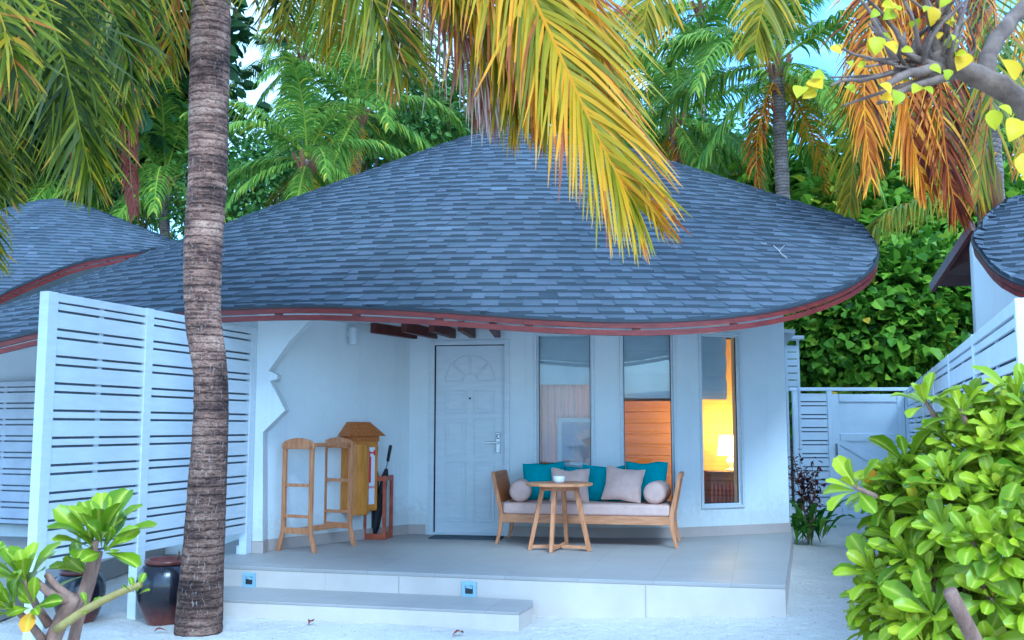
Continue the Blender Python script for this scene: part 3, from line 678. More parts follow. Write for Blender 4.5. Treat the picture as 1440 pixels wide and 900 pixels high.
# gate at the end of the path
gt = thing('garden_gate', (4.9, 15.12, 0), 'pale blue wooden gate with diagonal braces closing the sand path', 'gate')
b = MB()
GX0, GX1, GXP, GT = -.10, 1.05, -.62, 2.0
b.box(((GX0 + GX1) / 2, .0, 1.02), (GX1 - GX0 - .06, .035, 1.86)); leaf = b.build('gate_leaf', M['gate'], gt, bevel=.003)
b = MB()
for x in (GX0 + .08, GX1 - .08): b.box((x, -.03, 1.02), (.10, .025, 1.86))
for z in (1.89, 1.30, .16): b.box(((GX0 + GX1) / 2, -.03, z), (GX1 - GX0 - .28, .025, .11))
b.bar((GX0 + .14, -.028, 1.24), (GX1 - .15, -.028, .72), .02, .09, up=(0, 0, 1)); b.bar((GX0 + .14, -.028, .24), (GX1 - .15, -.028, .68), .02, .09)
b.build('brace', M['gate'], leaf, bevel=.003)
b = MB(); b.box((GX0 + .07, -.06, 1.12), (.03, .03, .18)); b.build('handle', M['steel'], leaf, bevel=.005)
for x in (GXP, GX0, GX1 + .02):
    b = MB(); b.box((x, 0, 1.0), (.07, .08, 2.0)); b.build('post', M['gate'], gt, bevel=.004)
b = MB(); slats(b, (GXP + .035, 0), (GX0 - .035, 0), .1, 1.96, seed=4, top=False); b.build('slat_panel', M['gate'], gt)
b = MB(); b.box((.2, .0, 2.025), (1.8, .10, .05)); b.build('top_rail', M['gate'], gt, bevel=.004)
b = MB(); b.box(((GXP + GX0) / 2, .03, 1.02), (GX0 - GXP - .075, .006, 1.84)); b.build('shade_net', M['net'], gt)  # added dark sheet, makes the gate's slat gaps look shaded
# louvred utility screen on the villa's flank, just past the corner
ls = thing('louvre_screen', (4.00, 14.2, 0), 'blue louvred screen above the gate beside the villa corner', 'screen')
b = MB()
for k in range(6): b.box((0, 0, 2.07 + k * .1), (.14, .03, .085))
b.build('slat_panel', M['gate'], ls); 
for x in (-.085, .085):
    b = MB(); b.box((x, 0, 1.35), (.03, .04, 2.7)); b.build('post', M['gate'], ls)
b = MB(); b.box((.02, 0, 2.72), (.24, .3, .05)); b.build('cap', M['white'], ls)

# ------------------------------------------------------------------ daybed and cushions
DB = Vector((-.13, 10.5, P)); DR = R(-12.0)
def dbw(x, y, z): return DB + Vector((x * cos(DR) - y * sin(DR), x * sin(DR) + y * cos(DR), z))
db = thing('daybed', DB, 'teak daybed with splayed curved legs and a long beige seat cushion', 'daybed', rz=DR)
W_, D_ = 1.78, .64
def sabre(y, side):
    # one continuous curved post: foot, seat knee, raked top
    x0 = 0 if side < 0 else W_; s = side
    pts = cr([(x0 + s * .035, 0, 0), (x0 + s * .0, 0, .14), (x0 - s * .015, 0, .30), (x0 + s * .015, 0, .45), (x0 + s * .075, 0, .73)], 15)
    b = MB(); vs = []
    for i, p_ in enumerate(pts):
        t = p_.z / .73; wx = lerp(.032, .05, min(1, t * 2.6)) if t < .45 else lerp(.05, .036, (t - .45) / .55); wy = .034
        vs += [(p_.x - wx / 2, y - wy / 2, p_.z), (p_.x + wx / 2, y - wy / 2, p_.z), (p_.x + wx / 2, y + wy / 2, p_.z), (p_.x - wx / 2, y + wy / 2, p_.z)]
    n_ = len(pts); fs = [(3, 2, 1, 0), tuple(range(4 * n_ - 4, 4 * n_))] + [(4 * i + k, 4 * i + (k + 1) % 4, 4 * i + 4 + (k + 1) % 4, 4 * i + 4 + k) for i in range(n_ - 1) for k in range(4)]
    b.add(vs, fs); return b.build('leg', M['teak'], db, bevel=.005)
for s_ in (-1, 1):
    for y in (.02, D_ - .02): sabre(y, s_)
    x0 = 0 if s_ < 0 else W_
    for bx_ in (((x0 + s_ * .075, D_ / 2, .715), (.042, D_ - .074, .045)), ((x0 - s_ * .012, D_ / 2, .385), (.03, D_ - .074, .05)), ((x0 - s_ * .012, D_ / 2, .265), (.03, D_ - .074, .07))):
        b = MB(); b.box(*bx_); b.build('arm_rail', M['teak'], db, bevel=.004)
    b = MB(); a_ = [(x0 - s_ * .004, .42), (x0 + s_ * .03, .55), (x0 + s_ * .07, .695)]
    vs = [(x + d, y, z) for x, z in a_ for d in (-.008, .008) for y in (.037, D_ - .037)]
    b.add(vs, [(0, 1, 5, 4), (2, 6, 7, 3), (4, 5, 9, 8), (6, 10, 11, 7), (0, 2, 3, 1), (8, 9, 11, 10), (0, 4, 6, 2), (4, 8, 10, 6), (1, 3, 7, 5), (5, 7, 11, 9)])
    b.build('arm_panel', M['cabroof'], db)
for y in (.02, D_ - .02):
    b = MB(); b.box((W_ / 2, y, .265), (W_ - .03, .03, .085)); b.build('seat_rail', M['teakflat'], db, bevel=.004)
b = MB(); b.box((W_ / 2, D_ / 2, .29), (W_ - .04, D_ - .075, .02)); b.build('seat_board', M['teakflat'], db)
b = MB(); b.box((W_ / 2, D_ / 2, .365), (W_ - .06, D_ - .02, .118)); sc_ = b.build('seat_cushion', M['beige'], db, bevel=.03, seg=4)
def pillow(wd, ht, th, seed=0, n=18):
    r = random.Random(seed); b = MB(); vs = []; o1, o2, o3 = r.random() * 9, r.random() * 9, r.random() * 9
    for sgn in (1, -1):
        for j in range(n + 1):
            for i in range(n + 1):
                x, z = 2 * i / n - 1, 2 * j / n - 1
                k = max(0, (1 - x * x) * (1 - z * z)) ** .42
                pin = 1 - .10 * (1 - abs(x * z)) * (max(abs(x), abs(z)) ** 4)
                d = th / 2 * k * sgn * (1 + .28 * noise.noise((x * 1.6 + o1, z * 1.6 + o2, o3)))
                vs.append((x * wd / 2 * pin, d, z * ht / 2 * pin + .02 * noise.noise((x * 1.3 + o2, z + o3, 1))))
    m = (n + 1) ** 2; fs = []
    for j in range(n):
        for i in range(n):
            a = j * (n + 1) + i; q = (a, a + 1, a + n + 2, a + n + 1); fs.append(q[::-1]); fs.append(tuple(m + k for k in q))
    b.add(vs, fs); return b
def put_pillow(x, y, wd, ht, th, mt, label, cat='cushion', tilt=18, rz=0, roll=0, seed=0, group=None):
    b = pillow(wd, ht, th, seed); q = dbw(x, y, .424)
    o = b.build('cushion', M[mt], smooth=True); o.rotation_mode = 'XYZ'
    o.rotation_euler = (R(-tilt), R(roll), DR + R(rz)); o.location = q + Vector((0, 0, ht / 2 * cos(R(tilt)) - .006 + abs(sin(R(roll))) * wd * .42)); tag(o, label, cat, group)
put_pillow(.37, .50, .46, .42, .15, 'teal', 'teal cushion beside the left bolster, under the window nearest the door', tilt=16, rz=4, seed=1)
put_pillow(.78, .56, .40, .37, .13, 'teal', 'teal cushion mostly hidden behind the small round table and white cup', tilt=14, rz=-3, seed=2)
put_pillow(1.03, .53, .46, .40, .15, 'teal', 'teal cushion showing between the two beige square cushions', tilt=18, rz=6, seed=3)
put_pillow(1.48, .50, .46, .44, .15, 'teal', 'teal cushion under the orange lit window, behind the bolster at the far end', tilt=17, rz=-4, seed=4)
put_pillow(.69, .33, .42, .38, .14, 'beige', 'beige square cushion directly behind the legs of the round table', tilt=24, rz=3, seed=5)
put_pillow(1.26, .29, .42, .38, .15, 'beige', 'beige square cushion in full view right of the round table', tilt=24, rz=-6, roll=5, seed=6)
def bolster(x, label, rz):
    b = MB(); L, r = .46, .115; pr_ = [(.001, -L / 2 + .012), (r * .5, -L / 2), (r * .85, -L / 2 + .012), (r * .98, -L / 2 + .04), (r, -L / 4), (r * 1.01, 0), (r, L / 4), (r * .98, L / 2 - .04), (r * .85, L / 2 - .012), (r * .5, L / 2), (.001, L / 2 - .012)]
    b.lathe(pr_, n=36); b.v = [(vx, z * 1, vy) for vx, vy, z in b.v]
    b.f = [tuple(reversed(f)) for f in b.f]
    o = b.build('bolster', M['beige'], smooth=True, loc=dbw(x, .32, .424 + r - .004)); o.rotation_euler.z = DR + R(rz); tag(o, label, 'bolster')
bolster(.165, 'beige bolster against the daybed arm nearest the white door', 8)
bolster(W_ - .17, 'beige bolster against the daybed arm nearest the lamp lit window', -6)

# side table and bowl
tc = at(787, 773, z=P); tb = thing('side_table', (tc.x, tc.y, P), 'round teak side table on four splayed legs in front of daybed', 'table')
b = MB(); b.lathe([(.325, .628), (.335, .632), (.335, .648), (.33, .655)], n=48); b.build('tabletop', M['teakflat'], tb)
b = MB(); b.lathe([(.19, .585), (.2, .585), (.2, .627), (.19, .627)], n=24); b.build('apron', M['teak'], tb, bevel=.002)
feet = [at(u, v, z=P) - tc for u, v in ((744.6, 773.5), (775, 777.5), (829, 775.5), (797, 768))]
for f_ in feet:
    f_.z = 0; b = MB(); b.bar(f_, f_ * .55 + Vector((0, 0, .62)), .034, .04, up=(f_.x, f_.y, 0), w2=.045, h2=.045); b.build('leg', M['teak'], tb, bevel=.004)
    b = MB(); b.bar(f_ * .97 + Vector((0, 0, .035)), f_ * .05 + Vector((0, 0, .035)), .026, .03); b.build('cross_bar', M['teakflat'], tb, bevel=.003)
bw = at(786, 671, Y=tc.y - .02)
b = MB(); b.lathe([(.035, 0), (.05, .004), (.058, .025), (.06, .064), (.057, .066), (.053, .06), (.05, .02), (.02, .012)], n=32); o = b.build('bowl', M['ceramic'], smooth=True, loc=(bw.x, bw.y, P + .6555)); tag(o, 'small white ceramic bowl on the round side table', 'bowl')

# doormat
q = dp(DW * .55, 0, .29); b = MB(); b.box((0, 0, .008), (.78, .30, .014), rzd); o = b.build('doormat', M['mat'], bevel=.004, loc=(q.x, q.y, P + .001)); tag(o, 'thin dark doormat lying before the white front door', 'doormat')

# ------------------------------------------------------------------ towel rack
ra, rb_, rc_ = at(394, 774, z=P), at(439, 777, z=P), at(468, 765, z=P)
ex = Vector(((rb_ - ra).x, (rb_ - ra).y, 0)); wR = ex.length; ex.normalize(); ey = Vector((-ex.y, ex.x, 0)); LR = .66
ra = ra + Vector((wn.x, wn.y, 0)) * .05 - Vector((.03, 0, 0))
tr = thing('towel_rack', ra, 'teak towel rack with two ladder ends and curved feet by the porch wall', 'towel rack')
def rk(x, y, z): return ex * x + ey * y + Vector((0, 0, z))
HR = 1.075
for y in (0, LR):
    for x, s_ in ((.03, -1), (wR - .03, 1)):
        pts = cr([rk(x + s_ * .055, y, 0), rk(x + s_ * .03, y, .09), rk(x + s_ * .0, y, .22), rk(x, y, .5), rk(x, y, HR - .05)], 14)
        b = MB(); vs = []
        for p_ in pts:
            h_ = .021; vs += [p_ - ex * h_ - ey * .017, p_ + ex * h_ - ey * .017, p_ + ex * h_ + ey * .017, p_ - ex * h_ + ey * .017]
        n_ = len(pts); b.add(vs, [(3, 2, 1, 0), tuple(range(4 * n_ - 4, 4 * n_))] + [(4 * i + k, 4 * i + (k + 1) % 4, 4 * i + 4 + (k + 1) % 4, 4 * i + 4 + k) for i in range(n_ - 1) for k in range(4)])
        b.build('leg', M['teak'], tr, bevel=.004)
    b = MB(); vs = []; n_ = 13       # arched crest board
    for i in range(n_):
        t = i / (n_ - 1); x = lerp(.0, wR, t); zt = HR - .03 + .055 * sin(pi * t) ** .7
        vs += [rk(x, y - .017, HR - .085), rk(x, y + .017, HR - .085), rk(x, y + .017, zt), rk(x, y - .017, zt)]
    b.add(vs, [(3, 2, 1, 0), tuple(range(4 * n_ - 4, 4 * n_))] + [(4 * i + k, 4 * i + (k + 1) % 4, 4 * i + 4 + (k + 1) % 4, 4 * i + 4 + k) for i in range(n_ - 1) for k in range(4)])
    b.build('crest_board', M['teak'], tr, bevel=.004)
    for z, h_ in ((.33 + .01, .03), (.64, .03), (.20, .06)) if y == 0 else ((.34, .03), (.66, .03), (.20, .06)):
        b = MB(); b.bar(rk(.05, y, z), rk(wR - .05, y, z), .024, h_); b.build('rung', M['teak'], tr, bevel=.003)
for x, z, w_, h_ in ((wR - .05, HR - .04, .03, .03), (.12, HR - .055, .03, .03), (wR / 2, .20, .024, .055)):
    b = MB(); b.bar(rk(x, .018, z), rk(x, LR - .018, z), w_, h_); b.build('rail', M['teak'], tr, bevel=.003)

# ------------------------------------------------------------------ wall cabinet
cb0, cb1 = onseg(LW, A0, 480), onseg(LW, A0, 521)
co = LW + we * cb0; CL = cb1 - cb0; PR = .12
E3, N3 = Vector((*we, 0)), Vector((*wn, 0)); zc0 = .56; HC = .80
cab = thing('wall_cabinet', (co.x, co.y, 0), 'golden wooden cabinet with pitched lid and notice, mounted on porch wall', 'cabinet')
def cp(x, o, z): return E3 * x + N3 * o + Vector((0, 0, z))
def cbox(b, x0, x1, o0, o1, z0, z1):
    b.hexa([cp(x0, o0, z0), cp(x0, o1, z0), cp(x1, o1, z0), cp(x1, o0, z0)], [cp(x0, o0, z1), cp(x0, o1, z1), cp(x1, o1, z1), cp(x1, o0, z1)])
b = MB(); cbox(b, 0, CL, .004, PR, zc0, zc0 + HC - .06); b.build('body', M['cabinet'], cab, bevel=.004)
b = MB(); cbox(b, -.01, CL + .01, .004, PR + .012, zc0 + HC - .06, zc0 + HC); b.build('frieze', M['cabroof'], cab, bevel=.004)
b = MB(); lo, hi = zc0 + HC, zc0 + HC + .15
b.hexa([cp(-.06, .003, lo), cp(-.06, PR + .07, lo), cp(CL + .06, PR + .07, lo), cp(CL + .06, .003, lo)], [cp(.07, .003, hi), cp(.07, .07, hi), cp(CL - .07, .07, hi), cp(CL - .07, .003, hi)])
b.build('lid', M['cabroof'], cab, bevel=.004)
b = MB(); nB = 10; vs = []
for z in (zc0 - .03, zc0 + HC - .09):
    for i in range(nB + 1):
        a = pi * i / nB; vs.append(cp(.04 + .13 - .12 * cos(a), PR + .05 * sin(a), z))
b.add(vs, [(i, i + 1, nB + 2 + i, nB + 1 + i) for i in range(nB)] + [tuple(range(nB, -1, -1)), tuple(range(nB + 1, 2 * nB + 2))]); b.build('barrel_front', M['cabinet'], cab)
b = MB(); x0, x1 = .235, CL - .015
for a_ in ((x0, x1, zc0 + .02, zc0 + .07), (x0, x1, zc0 + HC - .12, zc0 + HC - .075), (x0, x0 + .03, zc0 + .07, zc0 + HC - .12), (x1 - .03, x1, zc0 + .07, zc0 + HC - .12)): cbox(b, a_[0], a_[1], PR + .001, PR + .018, a_[2], a_[3])
nf = b.build('notice_frame', M['cabinet'], cab, bevel=.002)
b = MB(); cbox(b, x0 + .03, x1 - .03, PR + .002, PR + .006, zc0 + .07, zc0 + HC - .12); b.build('notice', M['paper'], cab)
b = MB(); zt = zc0 + HC - .16; xm = x0 + .07
cbox(b, xm - .03, xm + .015, PR + .0065, PR + .008, zt - .34, zt - .06); cbox(b, xm - .012, xm + .05, PR + .0065, PR + .008, zt - .03, zt - .012); cbox(b, xm - .02, xm + .0, PR + .0065, PR + .008, zt - .058, zt); cbox(b, xm + .05, xm + .075, PR + .0065, PR + .008, zt - .05, zt + .01)
for k in range(5): cbox(b, xm - .02 + k * .022, xm - .008 + k * .022, PR + .0065, PR + .008, zt - .40, zt - .375)
b.build('red_symbol', M['red'], cab)

# ------------------------------------------------------------------ umbrella stand with two umbrellas
uc = at(531, 757, z=P); us = thing('umbrella_stand', uc, 'red brown wooden umbrella stand in the porch corner', 'umbrella stand', rz=R(-12))
UW, UH = .225, .68
for x in (-1, 1):
    for y in (-1, 1):
        b = MB(); b.box((x * UW / 2, y * UW / 2, UH / 2), (.035, .035, UH)); b.build('post', M['redwood'], us, bevel=.003)
for z, h_ in ((UH - .03, .05), (.03, .06)):
    b = MB()
    for s_ in (-1, 1): b.box((0, s_ * UW / 2, z), (UW - .036, .025, h_)); b.box((s_ * UW / 2, 0, z), (.025, UW - .036, h_))
    b.build('rail', M['redwood'], us, bevel=.003)
b = MB(); b.box((0, 0, .015), (UW - .03, UW - .03, .012)); b.build('tray', M['redwood'], us)
def umbrella(x, y, tx, ty, L, label):
    q = uc + Vector((x, y, .022)); t = Vector((tx, ty, 1)).normalized(); o = thing('umbrella', q, label, 'umbrella')
    b = MB(); pts = [t * (L * k) for k in (0, .03, .1, .45, .68, .74)]; b.tube(pts, [.008, .016, .034, .044, .030, .016], 14, jit=lambda i, k: 1 + .14 * (k % 2)); b.build('canopy', M['black'], o, smooth=False)
    b = MB(); b.tube([t * L * .74, t * L * .82], .008, 8); b.build('shaft', M['steel'], o)
    b = MB(); b.tube([t * L * .82, t * L * .83, t * L * .98, t * L], [.013, .017, .019, .015], 12); b.build('handle', M['black'], o)
    b = MB(); b.tube([t * L * .60, t * L * .62], .037, 12); b.build('strap', M['steel'], o)
umbrella(-.05, .02, .02, .01, .98, 'black folded umbrella standing upright in the stand nearest the cabinet')
umbrella(-.03, -.03, .165, .0, 1.0, 'black folded umbrella slanting towards the white door in the stand')

# ------------------------------------------------------------------ jars
def jar(x, y, k, label):
    z = gz(x, y); o = thing('glazed_jar', (x, y, z - .01), label, 'jar')
    pr_ = [(.14, 0), (.155, .015), (.20, .10), (.238, .21), (.252, .30), (.25, .36), (.232, .43), (.195, .485), (.165, .50)]
    b = MB(); b.lathe([(r * k, h * k) for r, h in pr_] + [(.15 * k, .5 * k), (.15 * k, .40 * k)], n=44); b.build('body', M['jar'], o, smooth=True)
    b = MB(); b.lathe([(.166 * k, .492 * k), (.188 * k, .50 * k), (.192 * k, .522 * k), (.18 * k, .535 * k), (.155 * k, .53 * k), (.15 * k, .5 * k)], n=44); b.build('rim', M['jarrim'], o, smooth=True); return o
jr = jar(-2.70, 7.98, .94, 'glazed dark brown water jar between privacy screen and leaning palm trunk')
b = MB(); b.tube([(.06, -.02, .45), (.10, -.05, .56)], [.012, .010], 8); b.build('ladle_handle', M['twigbark'], jr)
jar(-3.40, 8.0, .78, 'dark glazed jar half hidden behind the sprouting leafy plant')

# ------------------------------------------------------------------ bedroom seen through the glass
hb0, hb1 = at(868, 600, Y=11.62), at(962, 600, Y=11.62)
bed = thing('bed', (1.62, 13.5, P), 'bed with orange planked headboard behind the middle window', 'bed')
b = MB()
for k in range(11): b.box((0, -1.17, .12 + k * .134), (1.05, .05, .132))
b.build('headboard', M['headboard'], bed, bevel=.004)
b = MB(); b.box((0, .0, .3), (1.5, 2.0, .4)); b.build('mattress', M['linen'], bed, bevel=.05, seg=3)
bt = at(1015, 663, Y=11.95); nb = thing('bedside_basket', (bt.x + .14, 12.05, P), 'brown slatted bedside chest below the lit lamp', 'chest')
HB = bt.z - P - .02
b = MB(); b.box((0, 0, HB / 2), (.6, .36, HB)); b.build('body', M['wicker'], nb, bevel=.01)
b = MB()
for k in range(13): b.box((-.28 + k * .0467, -.19, HB * .42), (.022, .02, HB * .8))
b.build('slats', M['redwood'], nb)
b = MB(); b.box((0, 0, HB + .012), (.64, .40, .024)); b.build('top', M['wicker'], nb, bevel=.004)
lp = Vector((bt.x + .13, 12.05, P + HB + .026)); lm = thing('bedside_lamp', lp, 'lit bedside lamp with cream drum shade glowing behind window glass', 'lamp')
b = MB(); b.lathe([(.07, 0), (.075, .01), (.02, .03), (.018, .05), (.05, .09), (.05, .13), (.015, .17), (.012, .2)], n=24); b.build('base', M['ceramic'], lm, smooth=True)
b = MB(); n_ = 32; b.v = []; vs = [(r * cos(2 * pi * k / n_), r * sin(2 * pi * k / n_), z) for r, z in ((.155, .18), (.125, .42)) for k in range(n_)]
b.add(vs, [(k, (k + 1) % n_, n_ + (k + 1) % n_, n_ + k) for k in range(n_)]); b.build('lamp_shade', M['shade'], lm, smooth=True)
L = bpy.data.lights.new('lamp_bulb', 'POINT'); L.energy = 7.5; L.color = (1, .48, .07); L.shadow_soft_size = .05
lo_ = bpy.data.objects.new('lamp_bulb', L); col.objects.link(lo_); lo_.parent = lm; lo_.location = (0, 0, .47)
# pink cloth and white frame stand in for the first pane's reflection; dresser below
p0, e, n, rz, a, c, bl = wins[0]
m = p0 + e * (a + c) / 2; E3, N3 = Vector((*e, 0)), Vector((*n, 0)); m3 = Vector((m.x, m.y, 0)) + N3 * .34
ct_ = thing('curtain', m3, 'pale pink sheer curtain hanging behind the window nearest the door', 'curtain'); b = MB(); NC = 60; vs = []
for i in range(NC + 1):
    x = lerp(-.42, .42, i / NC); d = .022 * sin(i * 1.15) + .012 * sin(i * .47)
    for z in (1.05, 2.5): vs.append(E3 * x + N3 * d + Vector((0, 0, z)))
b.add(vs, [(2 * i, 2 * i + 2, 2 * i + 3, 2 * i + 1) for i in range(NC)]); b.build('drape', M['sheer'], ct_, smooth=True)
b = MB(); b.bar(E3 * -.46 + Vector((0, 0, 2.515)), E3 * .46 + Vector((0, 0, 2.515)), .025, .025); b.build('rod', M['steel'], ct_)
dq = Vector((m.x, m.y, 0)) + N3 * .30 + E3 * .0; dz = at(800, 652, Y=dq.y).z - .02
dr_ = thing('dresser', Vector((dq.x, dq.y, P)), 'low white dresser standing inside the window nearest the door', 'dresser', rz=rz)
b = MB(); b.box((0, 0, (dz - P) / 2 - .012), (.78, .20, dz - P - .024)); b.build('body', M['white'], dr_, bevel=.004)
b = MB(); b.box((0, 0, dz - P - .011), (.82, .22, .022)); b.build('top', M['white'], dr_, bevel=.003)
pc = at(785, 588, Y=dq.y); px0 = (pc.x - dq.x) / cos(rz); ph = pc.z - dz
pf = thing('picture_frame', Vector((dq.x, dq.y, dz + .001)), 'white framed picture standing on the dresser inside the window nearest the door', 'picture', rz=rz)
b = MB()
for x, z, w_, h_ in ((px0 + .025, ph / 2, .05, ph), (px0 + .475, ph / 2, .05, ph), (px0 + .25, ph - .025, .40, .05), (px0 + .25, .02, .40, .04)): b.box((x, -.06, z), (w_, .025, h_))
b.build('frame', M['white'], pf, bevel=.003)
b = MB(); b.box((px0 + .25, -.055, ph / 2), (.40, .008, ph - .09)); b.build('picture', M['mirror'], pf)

# ------------------------------------------------------------------ palms
def leaflet(b, p, d0, t, L, wd, g, tone, nseg, r, tiptone=0):
    q = p.copy(); prev = None; d = d0.copy(); step = L / nseg; kink = r.uniform(.35, .8) if r.random() < .10 else 9; cv = t * r.gauss(0, .28) + d0.cross(t) * r.gauss(0, .22)
    for k in range(nseg + 1):
        s = k / nseg
        d = (d0 + cv * s * s + Vector((0, 0, -1)) * (g * s + (2.5 if s > kink else 0))).normalized()
        wv_ = t - d * t.dot(d)
        if wv_.length < .05: wv_ = Vector((d.y, -d.x, .1))
        wv_.normalize(); hw = wd / 2 * (1 - s) ** .6 * (1 if k else .5) + .001
        cur = (q - wv_ * hw, q + wv_ * hw)
        if prev: b.add([prev[0], prev[1], cur[1], cur[0]], [(0, 1, 2, 3)], min(1, max(0, tone + tiptone * s * s)))
        prev = cur; q = q + d * step
def frond(pts, n=60, ll=.9, wd=.035, g=1.2, tone=(.4, .15), nseg=4, seed=0, rr=.018, tip=.25, miss=.04, start=.12, side=None, fwd=.45, rag=.1):
    r = random.Random(seed); C = cr(pts, 40); b = MB(); m = len(C)
    b.tube(C, [rr * (1 - .85 * i / (m - 1)) for i in range(m)], 6, tone=min(1, tone[0] + .35))
    h = C[-1] - C[0]; h.z = 0
    if h.length < .15: h = Vector((1, .3, 0))
    S0 = h.cross(Vector((0, 0, 1))).normalized()
    if side is not None: S0 = Vector(side).normalized()
    for i in range(n):
        s = start + (1 - start) * (i + r.random() * .5) / n; x = min(s, .999) * (m - 1); k = int(x); p = C[k].lerp(C[min(k + 1, m - 1)], x - k)
        t = (C[min(k + 1, m - 1)] - C[max(k - 1, 0)]).normalized(); S = (S0 - t * S0.dot(t)).normalized(); up = S.cross(t)
        if up.z < 0: up = -up
        prof = (.55 + .45 * min(1, (s - start) / .2)) * (1 - .74 * max(0, (s - .4) / .6) ** 1.5)
        for sg in (-1, 1):
            if r.random() < miss: continue
            f = fwd + .45 * s + r.gauss(0, rag); d = (S * sg * cos(f) + t * sin(f) + up * (.22 + r.gauss(0, rag))).normalized()
            leaflet(b, p, d, t, ll * prof * r.uniform(.85, 1.1), wd * r.uniform(.8, 1.15), g * r.uniform(.75, 1.3), r.gauss(*tone), nseg, r, tip * r.random())
    return b
def arc_pts(L, el, bend, n=7):
    p = Vector((0, 0, 0)); out = [p.copy()]; a = R(el)
    for i in range(n):
        p = p + Vector((cos(a), 0, sin(a))) * L / n; out.append(p.copy()); a -= R(bend) / n * (.5 + i / n)
    return out
FR = {}
ELS = (72, 50, 28, 5, -20, -45)
for j, el in enumerate(ELS):
    for k in range(2):
        FR[el, k] = frond(arc_pts(4.1, el, (105, 112, 105, 90, 65, 40)[j]), 84, 1.0, .062, 2.1 if el > -30 else 2.6, (.46 - .03 * k, .17), 4, 10 * j + k, .035, .2, rag=.07).mesh('frond', M['palm_g'])
FRY = [frond(arc_pts(3.2, el, 50), 52, .85, .05, 2.2, (.55, .2), 3, 90 + k, .03, .25, rag=.2).mesh('frond', m_) for k, (el, m_) in enumerate(((-30, M['palm_o']), (-50, M['palm_y']), (-62, M['palm_r'])))]
def trunk_to(t, base, top, r0, r1, mat, n=30, lean=(0, 0)):
    b = MB(); c_ = [base, base.lerp(top, .4) + Vector((lean[0], lean[1], 0)), base.lerp(top, .75) + Vector((lean[0] * .8, lean[1] * .8, 0)), top]; pts = cr(c_, n)
    pts = [p_ - base for p_ in pts]; b.tube(pts, [lerp(r0 * (1.25 if i < 2 else 1), r1, i / (n - 1)) * (1.03 if i % 2 else .97) for i in range(n)], 14)
    return b.build('trunk', mat, t, smooth=True)
def palm(u, v, Y, sc_, seed, label, group='coconut palms behind the villas', nf=16, dry=1, lean=(0, 0)):
    r = random.Random(seed); top = at(u, v, Y=Y); base = Vector((top.x + r.uniform(-.8, .8) if not lean[0] else top.x + lean[0], Y + r.uniform(-.3, .3), -.05)); t = thing('coconut_palm', base, label, 'palm tree', group)
    trunk_to(t, base, top, .17, .12, M['fartrunk'], 30)
    a0 = r.random() * 6
    for k in range(nf):
        f_ = k / nf; el = ELS[min(5, max(0, int(f_ * 6 + r.uniform(-.4, .4))))]
        place('frond', FR[el, r.randrange(2)], t, top - base + Vector((0, 0, .1 * (1 - f_))), rz=a0 + k * 2.4 + r.uniform(-.2, .2), scale=sc_ * r.uniform(.85, 1.1))
    for k in range(dry):
        place('frond', FRY[k % 3], t, top - base - Vector((0, 0, .15)), rz=a0 + k * 2.1 + r.uniform(-.6, .6), scale=sc_ * r.uniform(.7, .95))
    b = MB()
    for k in range(7):
        a = k * .9; b.bar((.02 * cos(a), .02 * sin(a), -.5), (.30 * cos(a), .30 * sin(a), .15), .10, .03, up=(cos(a), sin(a), .3))
    b.build('crown_sheath', M['husk'], t, loc=top - base)
    return t
palm(1093, 92, 19, .92, 1, 'tall green coconut palm whose bare trunk rises just behind the roof ridge', nf=17, dry=3, lean=(.05, 0))
palm(948, 168, 23, .85, 2, 'green coconut palm with a drooping straw coloured frond behind the roof peak', dry=3)
palm(505, 158, 22.5, .78, 3, 'coconut palm peeking over the left slope of the main roof', dry=2)
palm(432, 226, 19.4, .64, 4, 'low coconut palm right of the leaning trunk, above the roof edge', dry=2)
palm(232, 258, 26, .95, 5, 'low coconut palm left of the leaning trunk, above the neighbouring roof', dry=1)
palm(1205, 215, 24, .95, 6, 'shaded coconut palm behind the hanging rusty fronds', dry=2)
palm(1310, 235, 22, .8, 7, 'coconut palm over the leafy hedge tree between the two villas', dry=3)
palm(625, 175, 27, .9, 8, 'distant coconut palm directly behind the dry brown hanging fronds', dry=1)
palm(120, 240, 27, .95, 10, 'distant coconut palm above the neighbouring villa roof peak', dry=1)
palm(790, 80, 26, 1., 11, 'distant coconut palm behind the big yellow frond', dry=1)
palm(985, 10, 29, 1.05, 12, 'tallest distant coconut palm, crown touching the bright sky', dry=1)
palm(425, 82, 30, .8, 13, 'pale distant coconut palm in the bright gap beside the leaning trunk', dry=0)

def near_palm(base, top_pts, rad, label, group=None):
    t = thing('coconut_palm', base, label, 'palm tree', group); pts = cr(top_pts, 150); n = len(pts)
    R_ = cr([(x, 0, 0) for x in rad], n)
    rr = [R_[i].x for i in range(n)]
    b = MB(); b.tube([p_ - base for p_ in pts], rr, 40, jit=lambda i, k: 1 + .009 * sin(i * 1.7 + 1.3 * noise.noise((k * .12, i * .2, 0))) + .035 * noise.noise((cos(k * .157) * 1.6, sin(k * .157) * 1.6, i * .13)) + .03 * noise.noise((cos(k * .157) * 5, sin(k * .157) * 5, i * .7)))
    b.build('trunk', M['trunk'], t, smooth=True); return t, pts[-1]
base = at(278, 888, z=-.05); YP = base.y
tp = [Vector((base.x, base.y, -.25))] + [at(u, v, Y=YP) for u, v in ((279, 880), (285, 790), (291, 690), (296, 600), (296, 530), (286, 450), (285, 360), (292, 250), (294, 140), (297, 10), (300, -120), (302, -250))]
PALM1, CR1 = near_palm(base, tp, [.185, .172, .154, .143, .132, .127, .135, .143, .147, .150, .150, .146, .138], 'leaning coconut palm with ringed bark rising from the sand before the porch')
